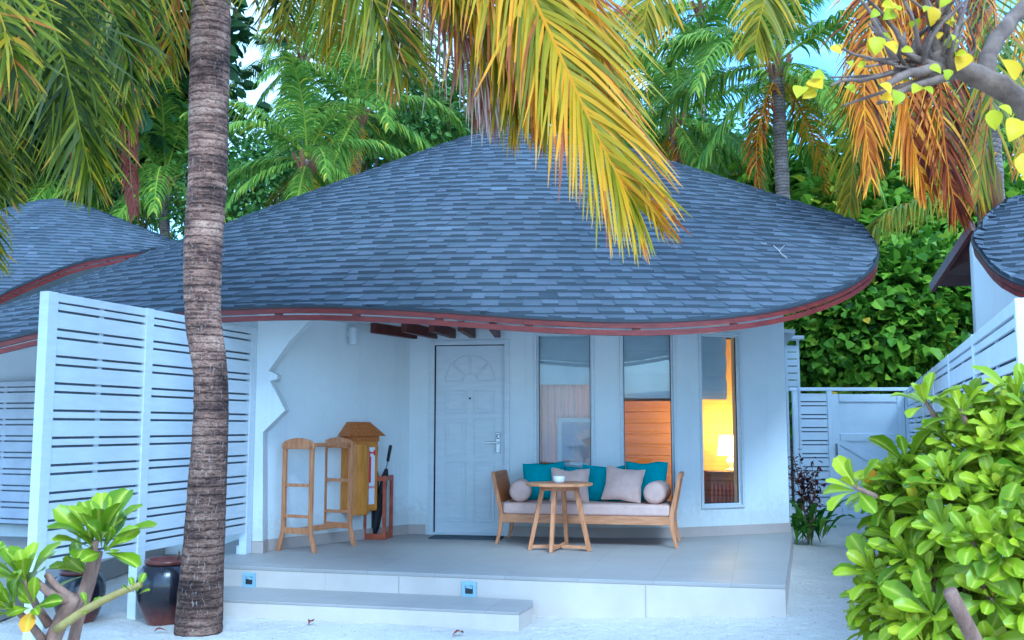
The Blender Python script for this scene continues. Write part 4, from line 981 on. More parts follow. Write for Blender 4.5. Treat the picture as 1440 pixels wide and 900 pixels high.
def nf_(t, base, pts, mat, crown=None, **k):
    P_ = ([crown] if crown is not None else []) + [at(u, v, Y=y) for u, v, y in pts]
    b = frond(P_, **k); b.v = [(x - base.x, y - base.y, z - base.z) for x, y, z in b.v]; return b.build('frond', M[mat], t)
# yellowing and dry fronds hanging from the leaning palm
c1 = CR1
nf_(PALM1, base, ((450, -340, 6.4), (600, -230, 5.8), (700, -100, 5.4), (765, 30, 5.2), (820, 150, 5.05), (862, 235, 5), (895, 290, 5)), 'palm_y', c1, n=145, ll=1.0, wd=.024, g=.7, tone=(.40, .26), nseg=6, seed=1, rr=.020, tip=.5, fwd=.80, rag=.07, side=(1, .25, .1))
nf_(PALM1, base, ((500, -300, 6.6), (640, -210, 6.2), (735, -80, 5.9), (790, 20, 5.8), (830, 120, 5.7), (850, 200, 5.7)), 'palm_y', c1, n=105, ll=.95, wd=.028, g=.7, tone=(.35, .2), nseg=5, seed=2, rr=.020, tip=.4, fwd=.75, rag=.08, side=(1, .4, .1))
nf_(PALM1, base, ((420, -280, 6.8), (520, -190, 6.4), (590, -90, 6.1), (640, -10, 6), (672, 70, 5.9), (690, 130, 5.9)), 'palm_d', c1, n=75, ll=1.1, wd=.020, g=3.5, tone=(.6, .25), nseg=6, seed=3, rr=.016, tip=.5, miss=.12, rag=.25, fwd=.9, side=(1, .4, .1))
nf_(PALM1, base, ((400, -290, 6.6), (480, -210, 6.2), (540, -110, 5.9), (590, -40, 5.7), (640, 30, 5.6)), 'palm_d', c1, n=80, ll=.95, wd=.018, g=3, tone=(.22, .22), nseg=6, seed=4, rr=.016, tip=.6, miss=.15, rag=.22, fwd=.9, side=(1, .3, .1))
nf_(PALM1, base, ((460, -320, 6.2), (570, -230, 5.7), (660, -120, 5.45), (715, -10, 5.35), (750, 90, 5.3), (770, 160, 5.3)), 'palm_y', c1, n=100, ll=.95, wd=.028, g=1.2, tone=(.5, .25), nseg=6, seed=14, rr=.02, tip=.6, fwd=.8, rag=.1, side=(1, .2, .1))
nf_(PALM1, base, ((380, -250, 6.6), (445, -150, 6), (500, -50, 5.7), (540, 30, 5.6), (565, 100, 5.6)), 'palm_o', c1, n=105, ll=.8, wd=.019, g=.7, tone=(0.57, .26), nseg=5, seed=5, rr=.018, tip=.3, fwd=.7, rag=.2, side=(1, .1, .1))
nf_(PALM1, base, ((350, -230, 7.4), (375, -130, 7.2), (392, -30, 7), (398, 40, 6.9)), 'palm_o', c1, n=87, ll=.75, wd=.019, g=.7, tone=(0.50, .26), nseg=5, seed=6, rr=.02, tip=.3, fwd=.7, rag=.2, side=(1, .1, .1))
nf_(PALM1, base, ((480, -330, 6.3), (600, -260, 5.9), (690, -170, 5.6), (750, -60, 5.45), (800, 40, 5.4), (835, 120, 5.4)), 'palm_y', c1, n=110, ll=1.0, wd=.028, g=.9, tone=(.62, .22), nseg=6, seed=15, rr=.02, tip=.5, fwd=.8, rag=.1, side=(1, .3, .1))
nf_(PALM1, base, ((400, -300, 6.5), (490, -230, 6.1), (560, -150, 5.8), (610, -70, 5.6), (640, 0, 5.5)), 'palm_o', c1, n=117, ll=.95, wd=.02, g=.9, tone=(0.67, .26), nseg=5, seed=16, rr=.02, tip=.4, fwd=.7, rag=.1, side=(1, .2, .1))
nf_(PALM1, base, ((470, -300, 6.4), (560, -220, 6), (630, -110, 5.75), (680, 0, 5.65), (712, 90, 5.6), (728, 160, 5.6)), 'palm_y', c1, n=110, ll=.95, wd=.022, g=1.0, tone=(.22, .25), nseg=6, seed=17, rr=.018, tip=.7, fwd=.85, rag=.12, side=(1, .3, .1))
nf_(PALM1, base, ((400, -300, 6.7), (500, -230, 6.3), (570, -130, 6.05), (620, -30, 5.95), (655, 60, 5.9), (675, 140, 5.9)), 'palm_d', c1, n=80, ll=.9, wd=.017, g=2.5, tone=(.5, .3), nseg=6, seed=18, rr=.014, tip=.5, miss=.12, rag=.22, fwd=.95, side=(1, .4, .1))
nf_(PALM1, base, ((370, -260, 6.9), (430, -180, 6.6), (490, -70, 6.4), (540, 10, 6.3), (575, 90, 6.3)), 'palm_y', c1, n=90, ll=.9, wd=.022, g=.9, tone=(.10, .15), nseg=5, seed=19, rr=.018, tip=.6, fwd=.6, rag=.15, side=(1, .1, .1))
nf_(PALM1, base, ((345, -220, 7.2), (380, -140, 7.0), (425, -60, 6.9), (462, 10, 6.9), (485, 60, 6.9)), 'palm_y', c1, n=70, ll=.85, wd=.022, g=.8, tone=(.06, .12), nseg=5, seed=20, rr=.018, tip=.5, fwd=.5, rag=.15, side=(1, .1, .1))
# olive fronds of the same crown falling on the left
nf_(PALM1, base, ((255, -240, 7), (215, -150, 6.9), (190, -50, 6.8), (176, 60, 6.8), (172, 170, 6.8)), 'palm_o', c1, n=140, ll=.85, wd=.019, g=.7, tone=(0.45, .26), nseg=5, seed=7, rr=.02, tip=.5, fwd=.7, rag=.2, side=(1, .2, 0))
nf_(PALM1, base, ((275, -220, 7.3), (262, -120, 7.4), (250, -20, 7.5), (240, 90, 7.5)), 'palm_o', c1, n=105, ll=.8, wd=.019, g=.7, tone=(0.65, .26), nseg=5, seed=8, rr=.02, tip=.5, fwd=.7, rag=.2, side=(1, .2, 0))
nf_(PALM1, base, ((230, -220, 7.6), (180, -120, 7.9), (150, 0, 8.1), (140, 120, 8.2), (150, 220, 8.2)), 'palm_o', c1, n=122, ll=.85, wd=.019, g=.7, tone=(0.30, .26), nseg=5, seed=9, rr=.02, tip=.4, fwd=.7, rag=.2, side=(1, .2, 0))
nf_(PALM1, base, ((200, -200, 7.6), (185, -60, 8), (180, 100, 8.2), (183, 230, 8.3), (190, 300, 8.3)), 'palm_d', c1, n=30, ll=.4, wd=.03, g=6, tone=(.1, .12), nseg=5, seed=10, rr=.02, tip=.2, start=.55, side=(1, .2, 0))
for k, el in enumerate((65, 40, 55, 30, 70)):
    b = frond(arc_pts(3.6, el, 80), 45, .9, .045, 1.4, (.5, .15), 4, 60 + k); b.build('frond', M['palm_o'], PALM1, loc=CR1 - base).rotation_euler.z = 1.0 + k * 1.25
# second near palm, trunk outside the frame at the far left
base2 = Vector((-4.75, 5.2, -.05)); tp2 = [base2 - Vector((0, 0, .2)), base2 + Vector((.05, 0, 1.5)), base2 + Vector((.2, .2, 3.2)), base2 + Vector((.45, .5, 5.3))]
PALM2, CR2 = near_palm(base2, tp2, [.2, .17, .15, .13], 'coconut palm out at the side whose olive fronds droop before the neighbouring roof')
nf_(PALM2, base2, ((-80, -260, 5.4), (-10, -150, 5.2), (45, -40, 5.1), (85, 70, 5), (110, 170, 5), (128, 250, 5)), 'palm_o', CR2, n=157, ll=.72, wd=.019, g=.7, tone=(0.29, .26), nseg=5, seed=21, rr=.02, tip=.5, fwd=.7, rag=.2, side=(1, .1, 0))
nf_(PALM2, base2, ((-130, -160, 5.2), (-110, -40, 5), (-75, 80, 4.9), (-40, 180, 4.9), (-10, 260, 4.9)), 'palm_o', CR2, n=157, ll=.72, wd=.019, g=.7, tone=(0.27, .26), nseg=5, seed=22, rr=.02, tip=.6, fwd=.7, rag=.2, side=(1, .1, 0))
nf_(PALM2, base2, ((-60, -290, 5.7), (40, -200, 5.6), (110, -90, 5.6), (160, 20, 5.6), (185, 110, 5.6)), 'palm_o', CR2, n=140, ll=.75, wd=.019, g=.7, tone=(0.23, .26), nseg=5, seed=23, rr=.02, tip=.4, fwd=.7, rag=.2, side=(1, .1, 0))
nf_(PALM2, base2, ((-120, -220, 4.7), (-60, -120, 4.4), (-20, -30, 4.2), (10, 50, 4.1), (25, 110, 4.1)), 'palm_o', CR2, n=105, ll=.5, wd=.019, g=.7, tone=(0.55, .26), nseg=5, seed=24, rr=.016, tip=.3, fwd=.7, rag=.2, side=(1, .1, 0))
nf_(PALM2, base2, ((-150, -100, 6), (-120, 60, 6.2), (-80, 190, 6.3), (-40, 290, 6.3), (-15, 360, 6.3)), 'palm_o', CR2, n=122, ll=.7, wd=.019, g=.7, tone=(0.40, .26), nseg=5, seed=25, rr=.02, tip=.6, fwd=.7, rag=.2, side=(1, .1, 0))
nf_(PALM2, base2, ((-60, -270, 6.2), (30, -160, 6.4), (80, -40, 6.5), (110, 80, 6.6), (100, 180, 6.6)), 'palm_o', CR2, n=140, ll=.85, wd=.019, g=.7, tone=(0.17, .26), nseg=5, seed=26, rr=.02, tip=.3, fwd=.7, rag=.2, side=(1, .1, 0))
nf_(PALM2, base2, ((-90, -240, 6.6), (0, -120, 6.8), (30, 20, 6.9), (40, 140, 7), (30, 230, 7)), 'palm_o', CR2, n=140, ll=.9, wd=.019, g=.7, tone=(0.13, .26), nseg=5, seed=27, rr=.02, tip=.3, fwd=.7, rag=.2, side=(1, .1, 0))
# third palm behind the right-hand villa: rusty hanging fronds
base3 = Vector((6.35, 12.9, -.05)); ct = at(1372, -70, Y=12.2); tp3 = [base3, base3.lerp(ct, .35) + Vector((.1, 0, 0)), base3.lerp(ct, .7) + Vector((.1, 0, 0)), ct]
t3 = thing('coconut_palm', base3, 'coconut palm with rusty orange dying fronds hanging beside the neighbouring brim', 'palm tree'); trunk_to(t3, base3, ct, .2, .14, M['fartrunk'], 40)
for pts, m_, kw in ((((1330, -90, 11.2), (1290, -20, 10.7), (1272, 90, 10.4), (1282, 190, 10.3), (1300, 260, 10.3)), 'palm_r', dict(n=80, ll=1.05, wd=.05, g=2.2, tone=(.5, .25), seed=31)),
                    (((1345, -110, 11.6), (1275, -60, 11.4), (1235, 40, 11.2), (1228, 140, 11.2), (1232, 220, 11.2)), 'palm_o', dict(n=95, ll=1.0, wd=.034, g=1.1, tone=(.35, .25), seed=32)),
                    (((1385, -60, 11), (1400, 30, 10.6), (1395, 130, 10.4), (1382, 220, 10.4), (1375, 280, 10.4)), 'palm_o', dict(n=95, ll=1.0, wd=.034, g=1.1, tone=(.7, .2), seed=33)),
                    (((1420, -60, 11.5), (1450, 40, 11.2), (1450, 150, 11), (1440, 230, 11)), 'palm_y', dict(n=60, ll=.95, wd=.034, g=1.1, tone=(.6, .2), seed=34)),
                    (((1340, -60, 12.4), (1260, 30, 12.5), (1215, 130, 12.6), (1200, 230, 12.6), (1195, 290, 12.6)), 'palm_y', dict(n=95, ll=1.0, wd=.034, g=1.1, tone=(.15, .25), seed=35)),
                    (((1350, -80, 11), (1330, 0, 10.6), (1322, 110, 10.4), (1330, 220, 10.3), (1345, 300, 10.3)), 'palm_r', dict(n=110, ll=1.0, wd=.03, g=1.3, tone=(.25, .25), seed=38)),
                    (((1330, -100, 10.8), (1255, -50, 10.3), (1222, 50, 10), (1215, 150, 9.9), (1225, 250, 9.9)), 'palm_r', dict(n=105, ll=.95, wd=.03, g=1.2, tone=(.55, .25), seed=39)),
                    (((1350, -60, 13), (1310, 60, 13.2), (1330, 190, 13.4), (1340, 290, 13.4)), 'palm_o', dict(n=95, ll=1.0, wd=.034, g=2., tone=(.7, .2), seed=36))):
    nf_(t3, base3, pts, m_, ct, nseg=5, rr=.03, tip=.4, fwd=.7, side=(1, .2, .1), **kw)
nf_(t3, base3, ((1400, 215, 12.3), (1350, 262, 12.2), (1290, 286, 12.1), (1245, 305, 12), (1225, 340, 12)), 'palm_g', None, n=95, ll=.75, wd=.034, g=3, tone=(.72, .15), nseg=4, rr=.025, seed=37)
nf_(t3, base3, ((1372, -70, 12.2), (1320, -140, 9), (1180, -160, 8), (1100, -90, 7.6), (1075, 0, 7.4), (1062, 60, 7.4)), 'palm_y', None, n=105, ll=.75, wd=.026, g=1.1, tone=(.12, .15), nseg=5, seed=11, rr=.022, tip=.5, side=(1, .1, 0))
nf_(t3, base3, ((1372, -70, 12.2), (1250, -190, 9), (1040, -170, 8), (950, -90, 7.5), (915, -10, 7.4), (905, 40, 7.4)), 'palm_y', None, n=95, ll=.7, wd=.026, g=1.1, tone=(.2, .18), nseg=5, seed=12, rr=.022, tip=.5, side=(1, .1, 0))
b = MB(); q = at(1385, 290, Y=12.0) - base3; b.tube([q + Vector((-.15, 0, .9)), q + Vector((0, 0, .3)), q + Vector((.15, 0, -.25))], [.10, .22, .08], 12); b.build('flower_sheath', M['husk'], t3, smooth=True)

# ------------------------------------------------------------------ broadleaf trees
def leaf2(b, p, d, nrm, L, wd, tone):
    d = d.normalized(); s = d.cross(nrm)
    if s.length < 1e-3: s = d.cross(Vector((.3, .5, .8)))
    s.normalize(); n = s.cross(d); f = n * wd * .16
    b.add([p, p + d * L * .28 + s * wd * .46 + f, p + d * L * .68 + s * wd * .38 + f, p + d * L - n * L * .08, p + d * L * .68 - s * wd * .38 + f, p + d * L * .28 - s * wd * .46 + f], [(0, 1, 2, 3), (0, 3, 4, 5)], tone)
def crown(rx, ry, rz_, ncl, nl, L, seed, mat, front=False, aspect=.75, hollow=.3, crad=.55, droop=.5):
    r = random.Random(seed); b = MB()
    for _ in range(ncl):
        while True:
            v = Vector((r.uniform(-1, 1), r.uniform(-1, 1), r.uniform(-1, 1)))
            if hollow < v.length < 1: break
        k = 1 + .25 * noise.noise(v * 2 + Vector((seed, 0, 0)))
        c = Vector((v.x * rx, v.y * ry, v.z * rz_)) * k; ct_ = r.gauss(.45, .16); out = Vector((v.x, v.y, v.z + .3)).normalized()
        for _ in range(nl):
            o = Vector((r.gauss(0, 1), r.gauss(0, 1), r.gauss(0, .7))) * crad * .5
            d = (o.normalized() * .6 + out * .5 + Vector((r.gauss(0, .4), r.gauss(0, .4), r.gauss(-droop, .4)))); nn = (out + Vector((r.gauss(0, .5), r.gauss(0, .5), r.gauss(.4, .4))))
            l_ = L * r.uniform(.6, 1.15); leaf2(b, c + o, d, nn, l_, l_ * aspect, min(1, max(0, r.gauss(ct_, .15))))
    return b.mesh('crown', M[mat])
CRN = {'hedge': [crown(1.7, 1.3, 1.6, 300, 24, .26, s, 'broad', hollow=.45, crad=.6, aspect=.9) for s in (1, 2)],
       'dark': [crown(2.2, 1.6, 1.7, 260, 26, .26, s, 'dleaf', crad=.7) for s in (3,)],
       'pale': [crown(2.0, 1.7, 1.7, 170, 24, .22, s, 'pale', crad=.6, hollow=.2, aspect=.6) for s in (4, 5)]}
def tree(u, v, Y, kind, scale, seed, label, group=None, hh=None):
    r = random.Random(seed); c = at(u, v, Y=Y); base = Vector((c.x + r.uniform(-.3, .3), c.y + .2, -.05)); t = thing('broadleaf_tree', base, label, 'tree', group)
    place('crown', CRN[kind][seed % len(CRN[kind])], t, c - base, rz=r.random() * 6, scale=scale)
    top = c - base; b = MB(); fork = top * .6; fork.x += r.uniform(-.2, .2)
    b.tube(cr([Vector((0, 0, 0)), fork * .5 + Vector((.1, 0, 0)), fork], 8), [.16 * (1 - .05 * i) for i in range(8)], 10)
    for k in range(5):
        a = k * 1.25 + r.random(); e_ = top + Vector((cos(a) * 1.0 * scale, sin(a) * .8 * scale, r.uniform(-.4, .9) * scale)); b.tube(cr([fork, fork.lerp(e_, .5) + Vector((0, 0, .1)), e_], 7), [.07, .06, .05, .04, .03, .02, .01], 7)
    b.build('trunk', M['twigbark'], t, smooth=True); return t
HG = 'leafy trees closing the path behind the gate'
for i, (u, v, Y, s, lb) in enumerate(((1160, 490, 17.6, .8, 'round leaved green tree right beside the villa corner, over the gate'), (1255, 470, 17.8, .95, 'round leaved green tree directly above the middle of the gate'), (1345, 455, 17.4, .85, 'round leaved green tree touching the wall of the right neighbouring villa'), (1210, 380, 20.5, 1.15, 'taller round leaved tree under the rusty palm fronds by the roof brim'), (1330, 350, 21, 1.1, 'taller round leaved tree behind the lean-to eave of the neighbouring villa'), (1150, 330, 24, 1.2, 'dense green tree partly hidden behind the end of the main roof'))):
    tree(u, v, Y, 'hedge', s, 40 + i, lb, HG)
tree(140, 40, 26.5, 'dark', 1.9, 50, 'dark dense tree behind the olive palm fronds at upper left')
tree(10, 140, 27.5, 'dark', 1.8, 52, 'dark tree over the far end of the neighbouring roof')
PG = 'pale airy trees beyond the villas'
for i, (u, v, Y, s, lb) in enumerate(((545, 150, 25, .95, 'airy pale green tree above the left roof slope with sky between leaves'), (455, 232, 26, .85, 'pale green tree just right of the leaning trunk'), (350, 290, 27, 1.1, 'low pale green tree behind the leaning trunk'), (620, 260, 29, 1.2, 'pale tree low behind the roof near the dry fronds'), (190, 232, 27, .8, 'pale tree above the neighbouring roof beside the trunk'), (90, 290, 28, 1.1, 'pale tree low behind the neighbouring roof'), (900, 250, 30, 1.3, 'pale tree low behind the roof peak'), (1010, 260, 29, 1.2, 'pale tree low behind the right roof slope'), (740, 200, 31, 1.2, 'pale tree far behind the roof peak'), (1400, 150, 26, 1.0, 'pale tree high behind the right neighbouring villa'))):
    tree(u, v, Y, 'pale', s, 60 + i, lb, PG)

# ------------------------------------------------------------------ sea lettuce shrubs
def bigleaf(b, p, d, nrm, L, wd, tone, curl=.5, n=5):
    d = d.normalized(); s = d.cross(nrm)
    if s.length < 1e-3: s = d.cross(Vector((.3, .5, .8)))
    s.normalize(); up = s.cross(d).normalized(); q = p.copy(); vs = []; vm = []
    wp = (.10, .30, .62, .96, 1.0, .42) if n == 5 else (.25, .85, 1.0, .92, .7, .38, .04)
    for k in range(n + 1):
        t = k / n; a = -curl * t * t * 1.1 + .25 * curl; dd = d * cos(a) + up * sin(a); nn = up * cos(a) - d * sin(a)
        h = wd / 2 * wp[k]
        vs += [q - s * h + nn * h * .38, q, q + s * h + nn * h * .38]; vm += [0, 1, 0]; q = q + dd * L / n
    fs = []
    for k in range(n): fs += [(3 * k, 3 * k + 1, 3 * k + 4, 3 * k + 3), (3 * k + 1, 3 * k + 2, 3 * k + 5, 3 * k + 4)]
    b.add(vs, fs, tone, vm)
def rosette(b, p, ax, r, L, n=13, tone=.5, om=98):
    ax = ax.normalized(); s = ax.cross(Vector((.31, .2, .93))).normalized(); t = ax.cross(s); a0 = r.random() * 6
    for k in range(n):
        f = k / n; a = a0 + k * 2.4; op = R(lerp(12, om, f ** .8) + r.uniform(-9, 9)); rad = s * cos(a) + t * sin(a)
        d = ax * cos(op) + rad * sin(op); nn = ax * sin(op) - rad * cos(op); l_ = L * lerp(.55, 1.0, min(1, f * 1.8)) * r.uniform(.8, 1.12)
        tn = r.gauss(tone + .22 * (1 - f), .12)
        if r.random() < .008: tn = .985
        else: tn = min(.94, max(0, tn))
        bigleaf(b, p - ax * .03 * f + rad * .01, d, nn + Vector((0, 0, .15)), l_, l_ * r.uniform(.38, .46), tn, r.uniform(.2, .9))
r = random.Random(12)
bc = Vector((1.86, 3.60, .92)); sb = thing('shrub', (1.85, 3.65, -.02), 'large lime green sea lettuce shrub in front of boundary fence', 'shrub')
fo = MB(); stems = MB(); so_ = Vector((1.85, 3.65, -.02)); cnt = 0
tries = 0
pos = []
while cnt < 450 and tries < 30000:
    tries += 1
    v = Vector((r.gauss(0, 1), r.gauss(0, 1), r.gauss(0, 1))).normalized()
    if v.y > .55: continue
    k = 1 + .13 * noise.noise(v * 2.3); rad = r.uniform(.90, 1.02) if cnt < 270 else r.uniform(.45, .82)
    p = bc + Vector((v.x * .56, v.y * .50, v.z * .63)) * k * rad
    if p.z < .18 or any((p - q).length < .060 for q in pos): continue
    pos.append(p); cnt += 1
    ax = (Vector((v.x * .8, v.y * .9 - .1, v.z * .6 + .55)) + Vector((r.gauss(0, .2), r.gauss(0, .2), r.gauss(0, .2)))).normalized()
    rosette(fo, p - so_, ax, r, r.uniform(.10, .17), r.randint(9, 14), r.gauss(.42, .12))
    if r.random() < .5: stems.tube(cr([Vector((r.uniform(-.12, .12), r.uniform(-.1, .1), .25)), (p - so_) * .55 + Vector((0, 0, .1)), p - so_ - ax * .02], 6), [.014, .012, .010, .009, .007, .006], 6)
for k in range(6):
    a = k * 1.05; e_ = Vector((.32 * cos(a), .28 * sin(a), r.uniform(.7, 1.1))); stems.tube(cr([Vector((.06 * cos(a), .06 * sin(a), -.05)), e_ * .45 + Vector((0, 0, .05)), e_], 8), [.035, .032, .028, .025, .022, .02, .017, .014], 8)
# loose sprig poking out to the left, low twigs
for u, v, y in ((1200, 683, 3.5), (1300, 562, 3.6), (1350, 575, 3.5), (1415, 580, 3.5)):
    p = at(u, v, Y=y); rosette(fo, p - so_, (p - bc).normalized() + Vector((0, -.2, .5)), r, .13, 9, .45)
    stems.tube([p - so_, (bc - so_).lerp(p - so_, .88)], [.006, .012], 6)
fo.build('foliage', M['bush'], sb, smooth=True); stems.build('stem', M['bark'], sb, smooth=True)
b = MB(); q0, q1 = at(1336, 832, Y=2.75) - so_, at(1385, 930, Y=2.85) - so_; b.tube([q0, q0.lerp(q1, .5), q1, q1.lerp(Vector((0, -.1, .1)), .6), Vector((0, -.05, 0))], [.019, .021, .023, .024, .03], 10); b.build('cut_branch', M['bark'], sb, smooth=True)
# left plant
po = Vector((-1.62, 3.05, -.06)); lpn = thing('shrub', po, 'sprouting sea lettuce plant with bare pruned stems at lower left', 'shrub')
fo = MB(); st = MB(); r = random.Random(5)
trunkp = [po, at(45, 985, Y=3.1), at(78, 890, Y=3.1), at(105, 838, Y=3.08)]
st.tube([p - po for p in cr(trunkp, 10)], [.032, .031, .030, .028, .027, .026, .025, .023, .021, .017], 12, jit=lambda i, k: 1 + .12 * noise.noise((k * .9, i * .8, 2)))
for pts, r0, r1 in ((((100, 845, 3.08), (75, 838, 3.06), (48, 815, 3.05)), .016, .011), (((102, 842, 3.08), (80, 825, 3.08), (66, 808, 3.1)), .014, .01), (((90, 870, 3.1), (115, 840, 3.12), (128, 790, 3.14), (135, 760, 3.14)), .022, .010),
                    (((95, 940, 3.2), (108, 880, 3.22), (128, 820, 3.24), (140, 775, 3.24)),   .022, .012), (((70, 880, 3.1), (50, 850, 3.1), (35, 815, 3.1)), .016, .008), (((60, 900, 3.08), (40, 875, 3.05), (15, 850, 3.02)), .014, .008)):
    P_ = [at(*q[:2], Y=q[2]) - po for q in pts]; st.tube(cr(P_, 7), [lerp(r0, r1, i / 6) for i in range(7)], 8)
st.build('stem', M['bark'], lpn, smooth=True)
b = MB(); P_ = [at(u, v, Y=y) - po for u, v, y in ((80, 885, 3.06), (120, 858, 3.02), (165, 835, 2.98), (198, 822, 2.95))]; b.tube(cr(P_, 9), [lerp(.014, .009, i / 8) for i in range(9)], 9); b.build('green_branch', M['greenstem'], lpn, smooth=True)
for u, v, y, L_, n_, ax in ((140, 752, 3.14, .175, 15, (.1, -.25, 1)), (128, 762, 3.16, .15, 10, (-.1, -.6, .7)), (150, 770, 3.1, .14, 8, (.6, -.5, .5)), (112, 800, 3.2, .12, 9, (-.6, -.3, .5)), (34, 812, 3.1, .14, 13, (-.1, -.3, 1)), (12, 850, 3.02, .12, 10, (-.3, -.6, .6)), (45, 850, 3.05, .10, 8, (.2, -.8, .4)), (192, 826, 2.95, .05, 7, (.3, -.4, .8)), (124, 850, 3.03, .05, 5, (.2, -.5, .8)), (-15, 800, 3.2, .13, 12, (0, -.3, 1))):
    rosette(fo, at(u, v, Y=y) - po, Vector(ax), r, L_ * .98, n_, .20, 66)
fo.build('foliage', M['bush'], lpn, smooth=True)
# small bed plant by the gate
bp = at(1140, 768, z=0); pl = thing('potted_shrub', bp, 'maroon leaved plant over green strap leaves beside villa corner', 'plant'); pl.name = 'garden_plant'
r = random.Random(8); b = MB()
for k in range(34):
    a = r.random() * 6.28; el = r.uniform(.35, 1.2); d = Vector((cos(a) * cos(el), sin(a) * cos(el), sin(el))); o = Vector((r.uniform(-.2, .2), r.uniform(-.15, .15), r.uniform(0, .15)))
    bigleaf(b, o, d, Vector((0, 0, 1)), r.uniform(.35, .6), r.uniform(.07, .10), r.gauss(.5, .25), r.uniform(.6, 1.5))
b.build('strap_leaves', M['under'], pl, smooth=True)
b = MB(); s_ = MB()
for k in range(9):
    a = r.random() * 6.28; e_ = Vector((.16 * cos(a), .12 * sin(a) + .1, r.uniform(.75, 1.12))); s_.tube(cr([Vector((0, .1, 0)), e_ * .5 + Vector((.02, 0, 0)), e_], 6), [.008, .007, .006, .006, .005, .004], 6)
    for j in range(26):
        p = e_ * r.uniform(.55, 1.02) + Vector((r.gauss(0, .05), r.gauss(0, .05), r.gauss(0, .05))); leaf2(b, p, Vector((r.gauss(0, 1), r.gauss(0, 1), r.gauss(.2, .6))), Vector((0, 0, 1)), .085, .04, r.random())
b.build('maroon_leaves', M['darkred'], pl); s_.build('stem', M['bark'], pl)

# ------------------------------------------------------------------ bare limb entering at upper right
tbz = Vector((3.35, 3.3, -.02)); bt_ = thing('bare_tree', tbz, 'nearly bare tree reaching a knobbly grey limb over the boundary fence', 'tree')
def seg3(pts): return [at(u, v, Y=y) - tbz for u, v, y in pts]
b = MB(); b.tube(cr([Vector((0, 0, -.1)), Vector((-.05, 0, .9)), Vector((-.3, -.05, 1.7))] + seg3(((1520, 220, 3.2), (1450, 158, 3.15))), 20), [lerp(.10, .044, i / 19) for i in range(20)], 12, jit=lambda i, k: 1 + .1 * noise.noise((k, i * .6, 0))); b.build('trunk', M['twigbark'], bt_, smooth=True)
r = random.Random(3)
def limb(pts, r0, r1, name='limb', n=12):
    b = MB(); P_ = cr(seg3(pts), n); P_ = [p + Vector((r.gauss(0, 1), r.gauss(0, 1), r.gauss(0, 1))) * r0 * .12 for p in P_]
    b.tube(P_, [lerp(r0, r1, i / (n - 1)) * r.uniform(.92, 1.12) for i in range(n)], 10); return b.build(name, M['twigbark'], bt_, smooth=True)
limb(((1452, 160, 3.15), (1420, 132, 3.12), (1380, 108, 3.1), (1335, 88, 3.05), (1312, 80, 3.05)), .040, .028)
limb(((1385, 110, 3.1), (1395, 70, 3.15), (1420, 30, 3.2), (1450, 5, 3.25)), .030, .024)
limb(((1330, 90, 3.05), (1300, 100, 3.0), (1270, 106, 2.95), (1242, 122, 2.9)), .019, .010)
limb(((1340, 108, 3.05), (1300, 116, 3.0), (1262, 130, 2.95), (1235, 146, 2.92)), .014, .006, 'twig')
for k in range(34):
    a = r.uniform(-2.35, -.85) if k < 26 else r.uniform(-3.5, -2.6); s0 = (r.uniform(1262, 1345), r.uniform(78, 108), 3.04)
    L_ = r.uniform(50, 150); u1, v1 = s0[0] + cos(a) * L_ * .5 + r.uniform(-12, 12), s0[1] + sin(a) * L_ * .5; u2, v2 = s0[0] + cos(a + r.uniform(-.4, .4)) * L_, s0[1] + sin(a) * L_ + r.uniform(-8, 8)
    limb((s0, (u1, v1, s0[2] + r.uniform(-.1, .1)), (u2, v2, s0[2] + r.uniform(-.2, .2))), r.uniform(.006, .014), .003, 'twig', 8)
limb(((1255, 102, 2.95), (1215, 112, 2.9), (1188, 113, 2.85), (1168, 120, 2.82)), .007, .003, 'twig', 9)
limb(((1262, 92, 2.95), (1225, 82, 2.9), (1200, 76, 2.86), (1178, 64, 2.84)), .006, .003, 'twig', 9)
lf = MB()
for u, v, y, L_ in ((1128, 122, 2.8, .07), (1140, 112, 2.8, .075), (1150, 118, 2.8, .07), (1160, 108, 2.8, .065), (1145, 126, 2.8, .06), (1168, 66, 2.84, .05), (1182, 62, 2.84, .03), (1233, 52, 2.9, .08), (1245, 60, 2.9, .07), (1225, 56, 2.9, .05), (1238, 118, 2.88, .06), (1262, 128, 2.9, .07), (1240, 135, 2.9, .05), (1255, 15, 2.95, .07), (1262, 8, 2.95, .06), (1310, 10, 3, .08), (1325, 30, 3, .05), (1360, 75, 3, .085), (1342, 28, 3, .04), (1328, 66, 3, .06), (1345, 76, 3, .045), (1395, 155, 2.95, .08), (1405, 150, 2.95, .06), (1430, 110, 3, .10), (1440, 90, 3, .08), (1436, 170, 2.6, .1), (1442, 215, 2.5, .12), (1446, 240, 2.5, .1), (1320, 45, 3, .04), (1235, 16, 2.95, .045)):
    d = Vector((r.gauss(0, .7), r.gauss(-.2, .3), r.gauss(-.5, .5))); bigleaf(lf, at(u, v, Y=y) - tbz, d, Vector((r.gauss(0, .4), -1, .4)), L_ * .78, L_ * .64, r.random() if u < 1340 else r.uniform(.3, 1), r.uniform(.2, 1.1), 6)
for _ in range(26):
    p = at(r.uniform(1185, 1345), r.uniform(-5, 125), Y=r.uniform(2.88, 3.05)) - tbz; L_ = r.uniform(.02, .045)
    bigleaf(lf, p, Vector((r.gauss(0, .7), r.gauss(-.2, .3), r.gauss(-.5, .5))), Vector((r.gauss(0, .4), -1, .4)), L_, L_ * .8, r.random() * .8, r.uniform(.2, 1.1), 6)
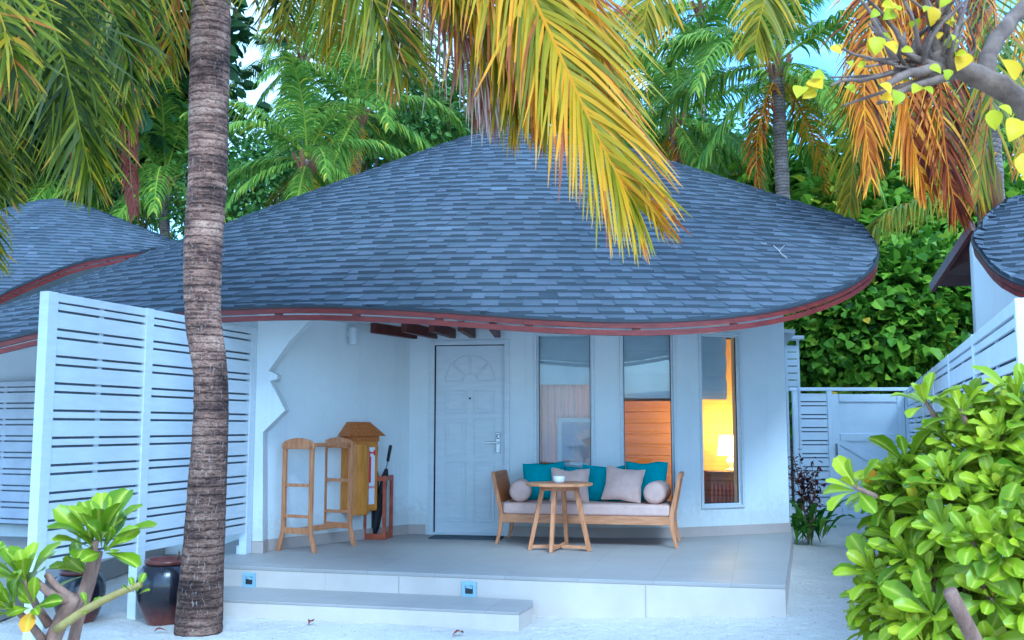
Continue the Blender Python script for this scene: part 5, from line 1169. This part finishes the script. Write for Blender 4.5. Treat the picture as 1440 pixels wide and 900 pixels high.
lf.build('leaves', M['limeleaf'], bt_, smooth=True)

# ------------------------------------------------------------------ small litter
r = random.Random(77)
for u, v, lb in ((1102, 787, 'dark curled dead leaf on sand beside porch edge'), (434, 876, 'brown dead leaf lying on the sand in front of the step'), (636, 893, 'small brown dead leaf on the near sand below the step'), (236, 885, 'dry leaf scrap at the foot of the leaning palm trunk'), (1108, 745, 'little dry leaf by the porch back corner')):
    p = at(u, v, z=-.03 if u < 1000 else 0); p.z = gz(p.x, p.y) + .012; b = MB(); bigleaf(b, Vector((0, 0, 0)), Vector((r.gauss(0, 1), r.gauss(0, 1), .1)), Vector((0, 0, 1)), .10, .05, .1, 1.6)
    o = b.build('dead_leaf', M['palm_d'], loc=p); tag(o, lb, 'leaf', 'dead leaves on the sand')
d = MB()
for _ in range(3800):
    x, y = r.uniform(-3.2, 4.2), r.uniform(5.5, 13)
    if y > 8.3 and x < 2.3: continue
    L_ = r.uniform(.005, .02) * (1.6 if r.random() < .05 else 1); a = r.random() * 6.3; z = gz(x, y) + .004
    d.add([(x, y, z), (x + L_ * cos(a), y + L_ * sin(a), z + .004), (x + L_ * cos(a) - L_ * .3 * sin(a), y + L_ * sin(a) + L_ * .3 * cos(a), z + .002)], [(0, 1, 2)], r.random() * .4)
tag(d.build('leaf_litter', M['palm_d']), 'scattered dark specks of plant litter on the sand', kind='stuff')
for pts, lb in ((((1090, 350), (1096, 357), (1101, 362), (1107, 368)), 'forked white twig lying on the shingles near the roof brim'), (((1071, 346), (1075, 348), (1078, 347)), 'tiny white twig scrap lying on the shingles')):
    q = [Vector((*rf.hit(u, v), 0)) for u, v in pts]
    for p in q: p.z = rf.z(p.x, p.y) + .035
    b = MB(); o0 = q[0]; b.tube([p - o0 + Vector((r.gauss(0, .008), r.gauss(0, .008), 0)) for p in q], .0042, 6)
    if len(q) > 3: a_ = q[1] - o0; b.tube([a_, a_ + Vector((.05, -.03, .05))], .0035, 6)
    tag(b.build('twig', M['skirt'], loc=o0), lb, 'twig', 'white twigs on the roof')
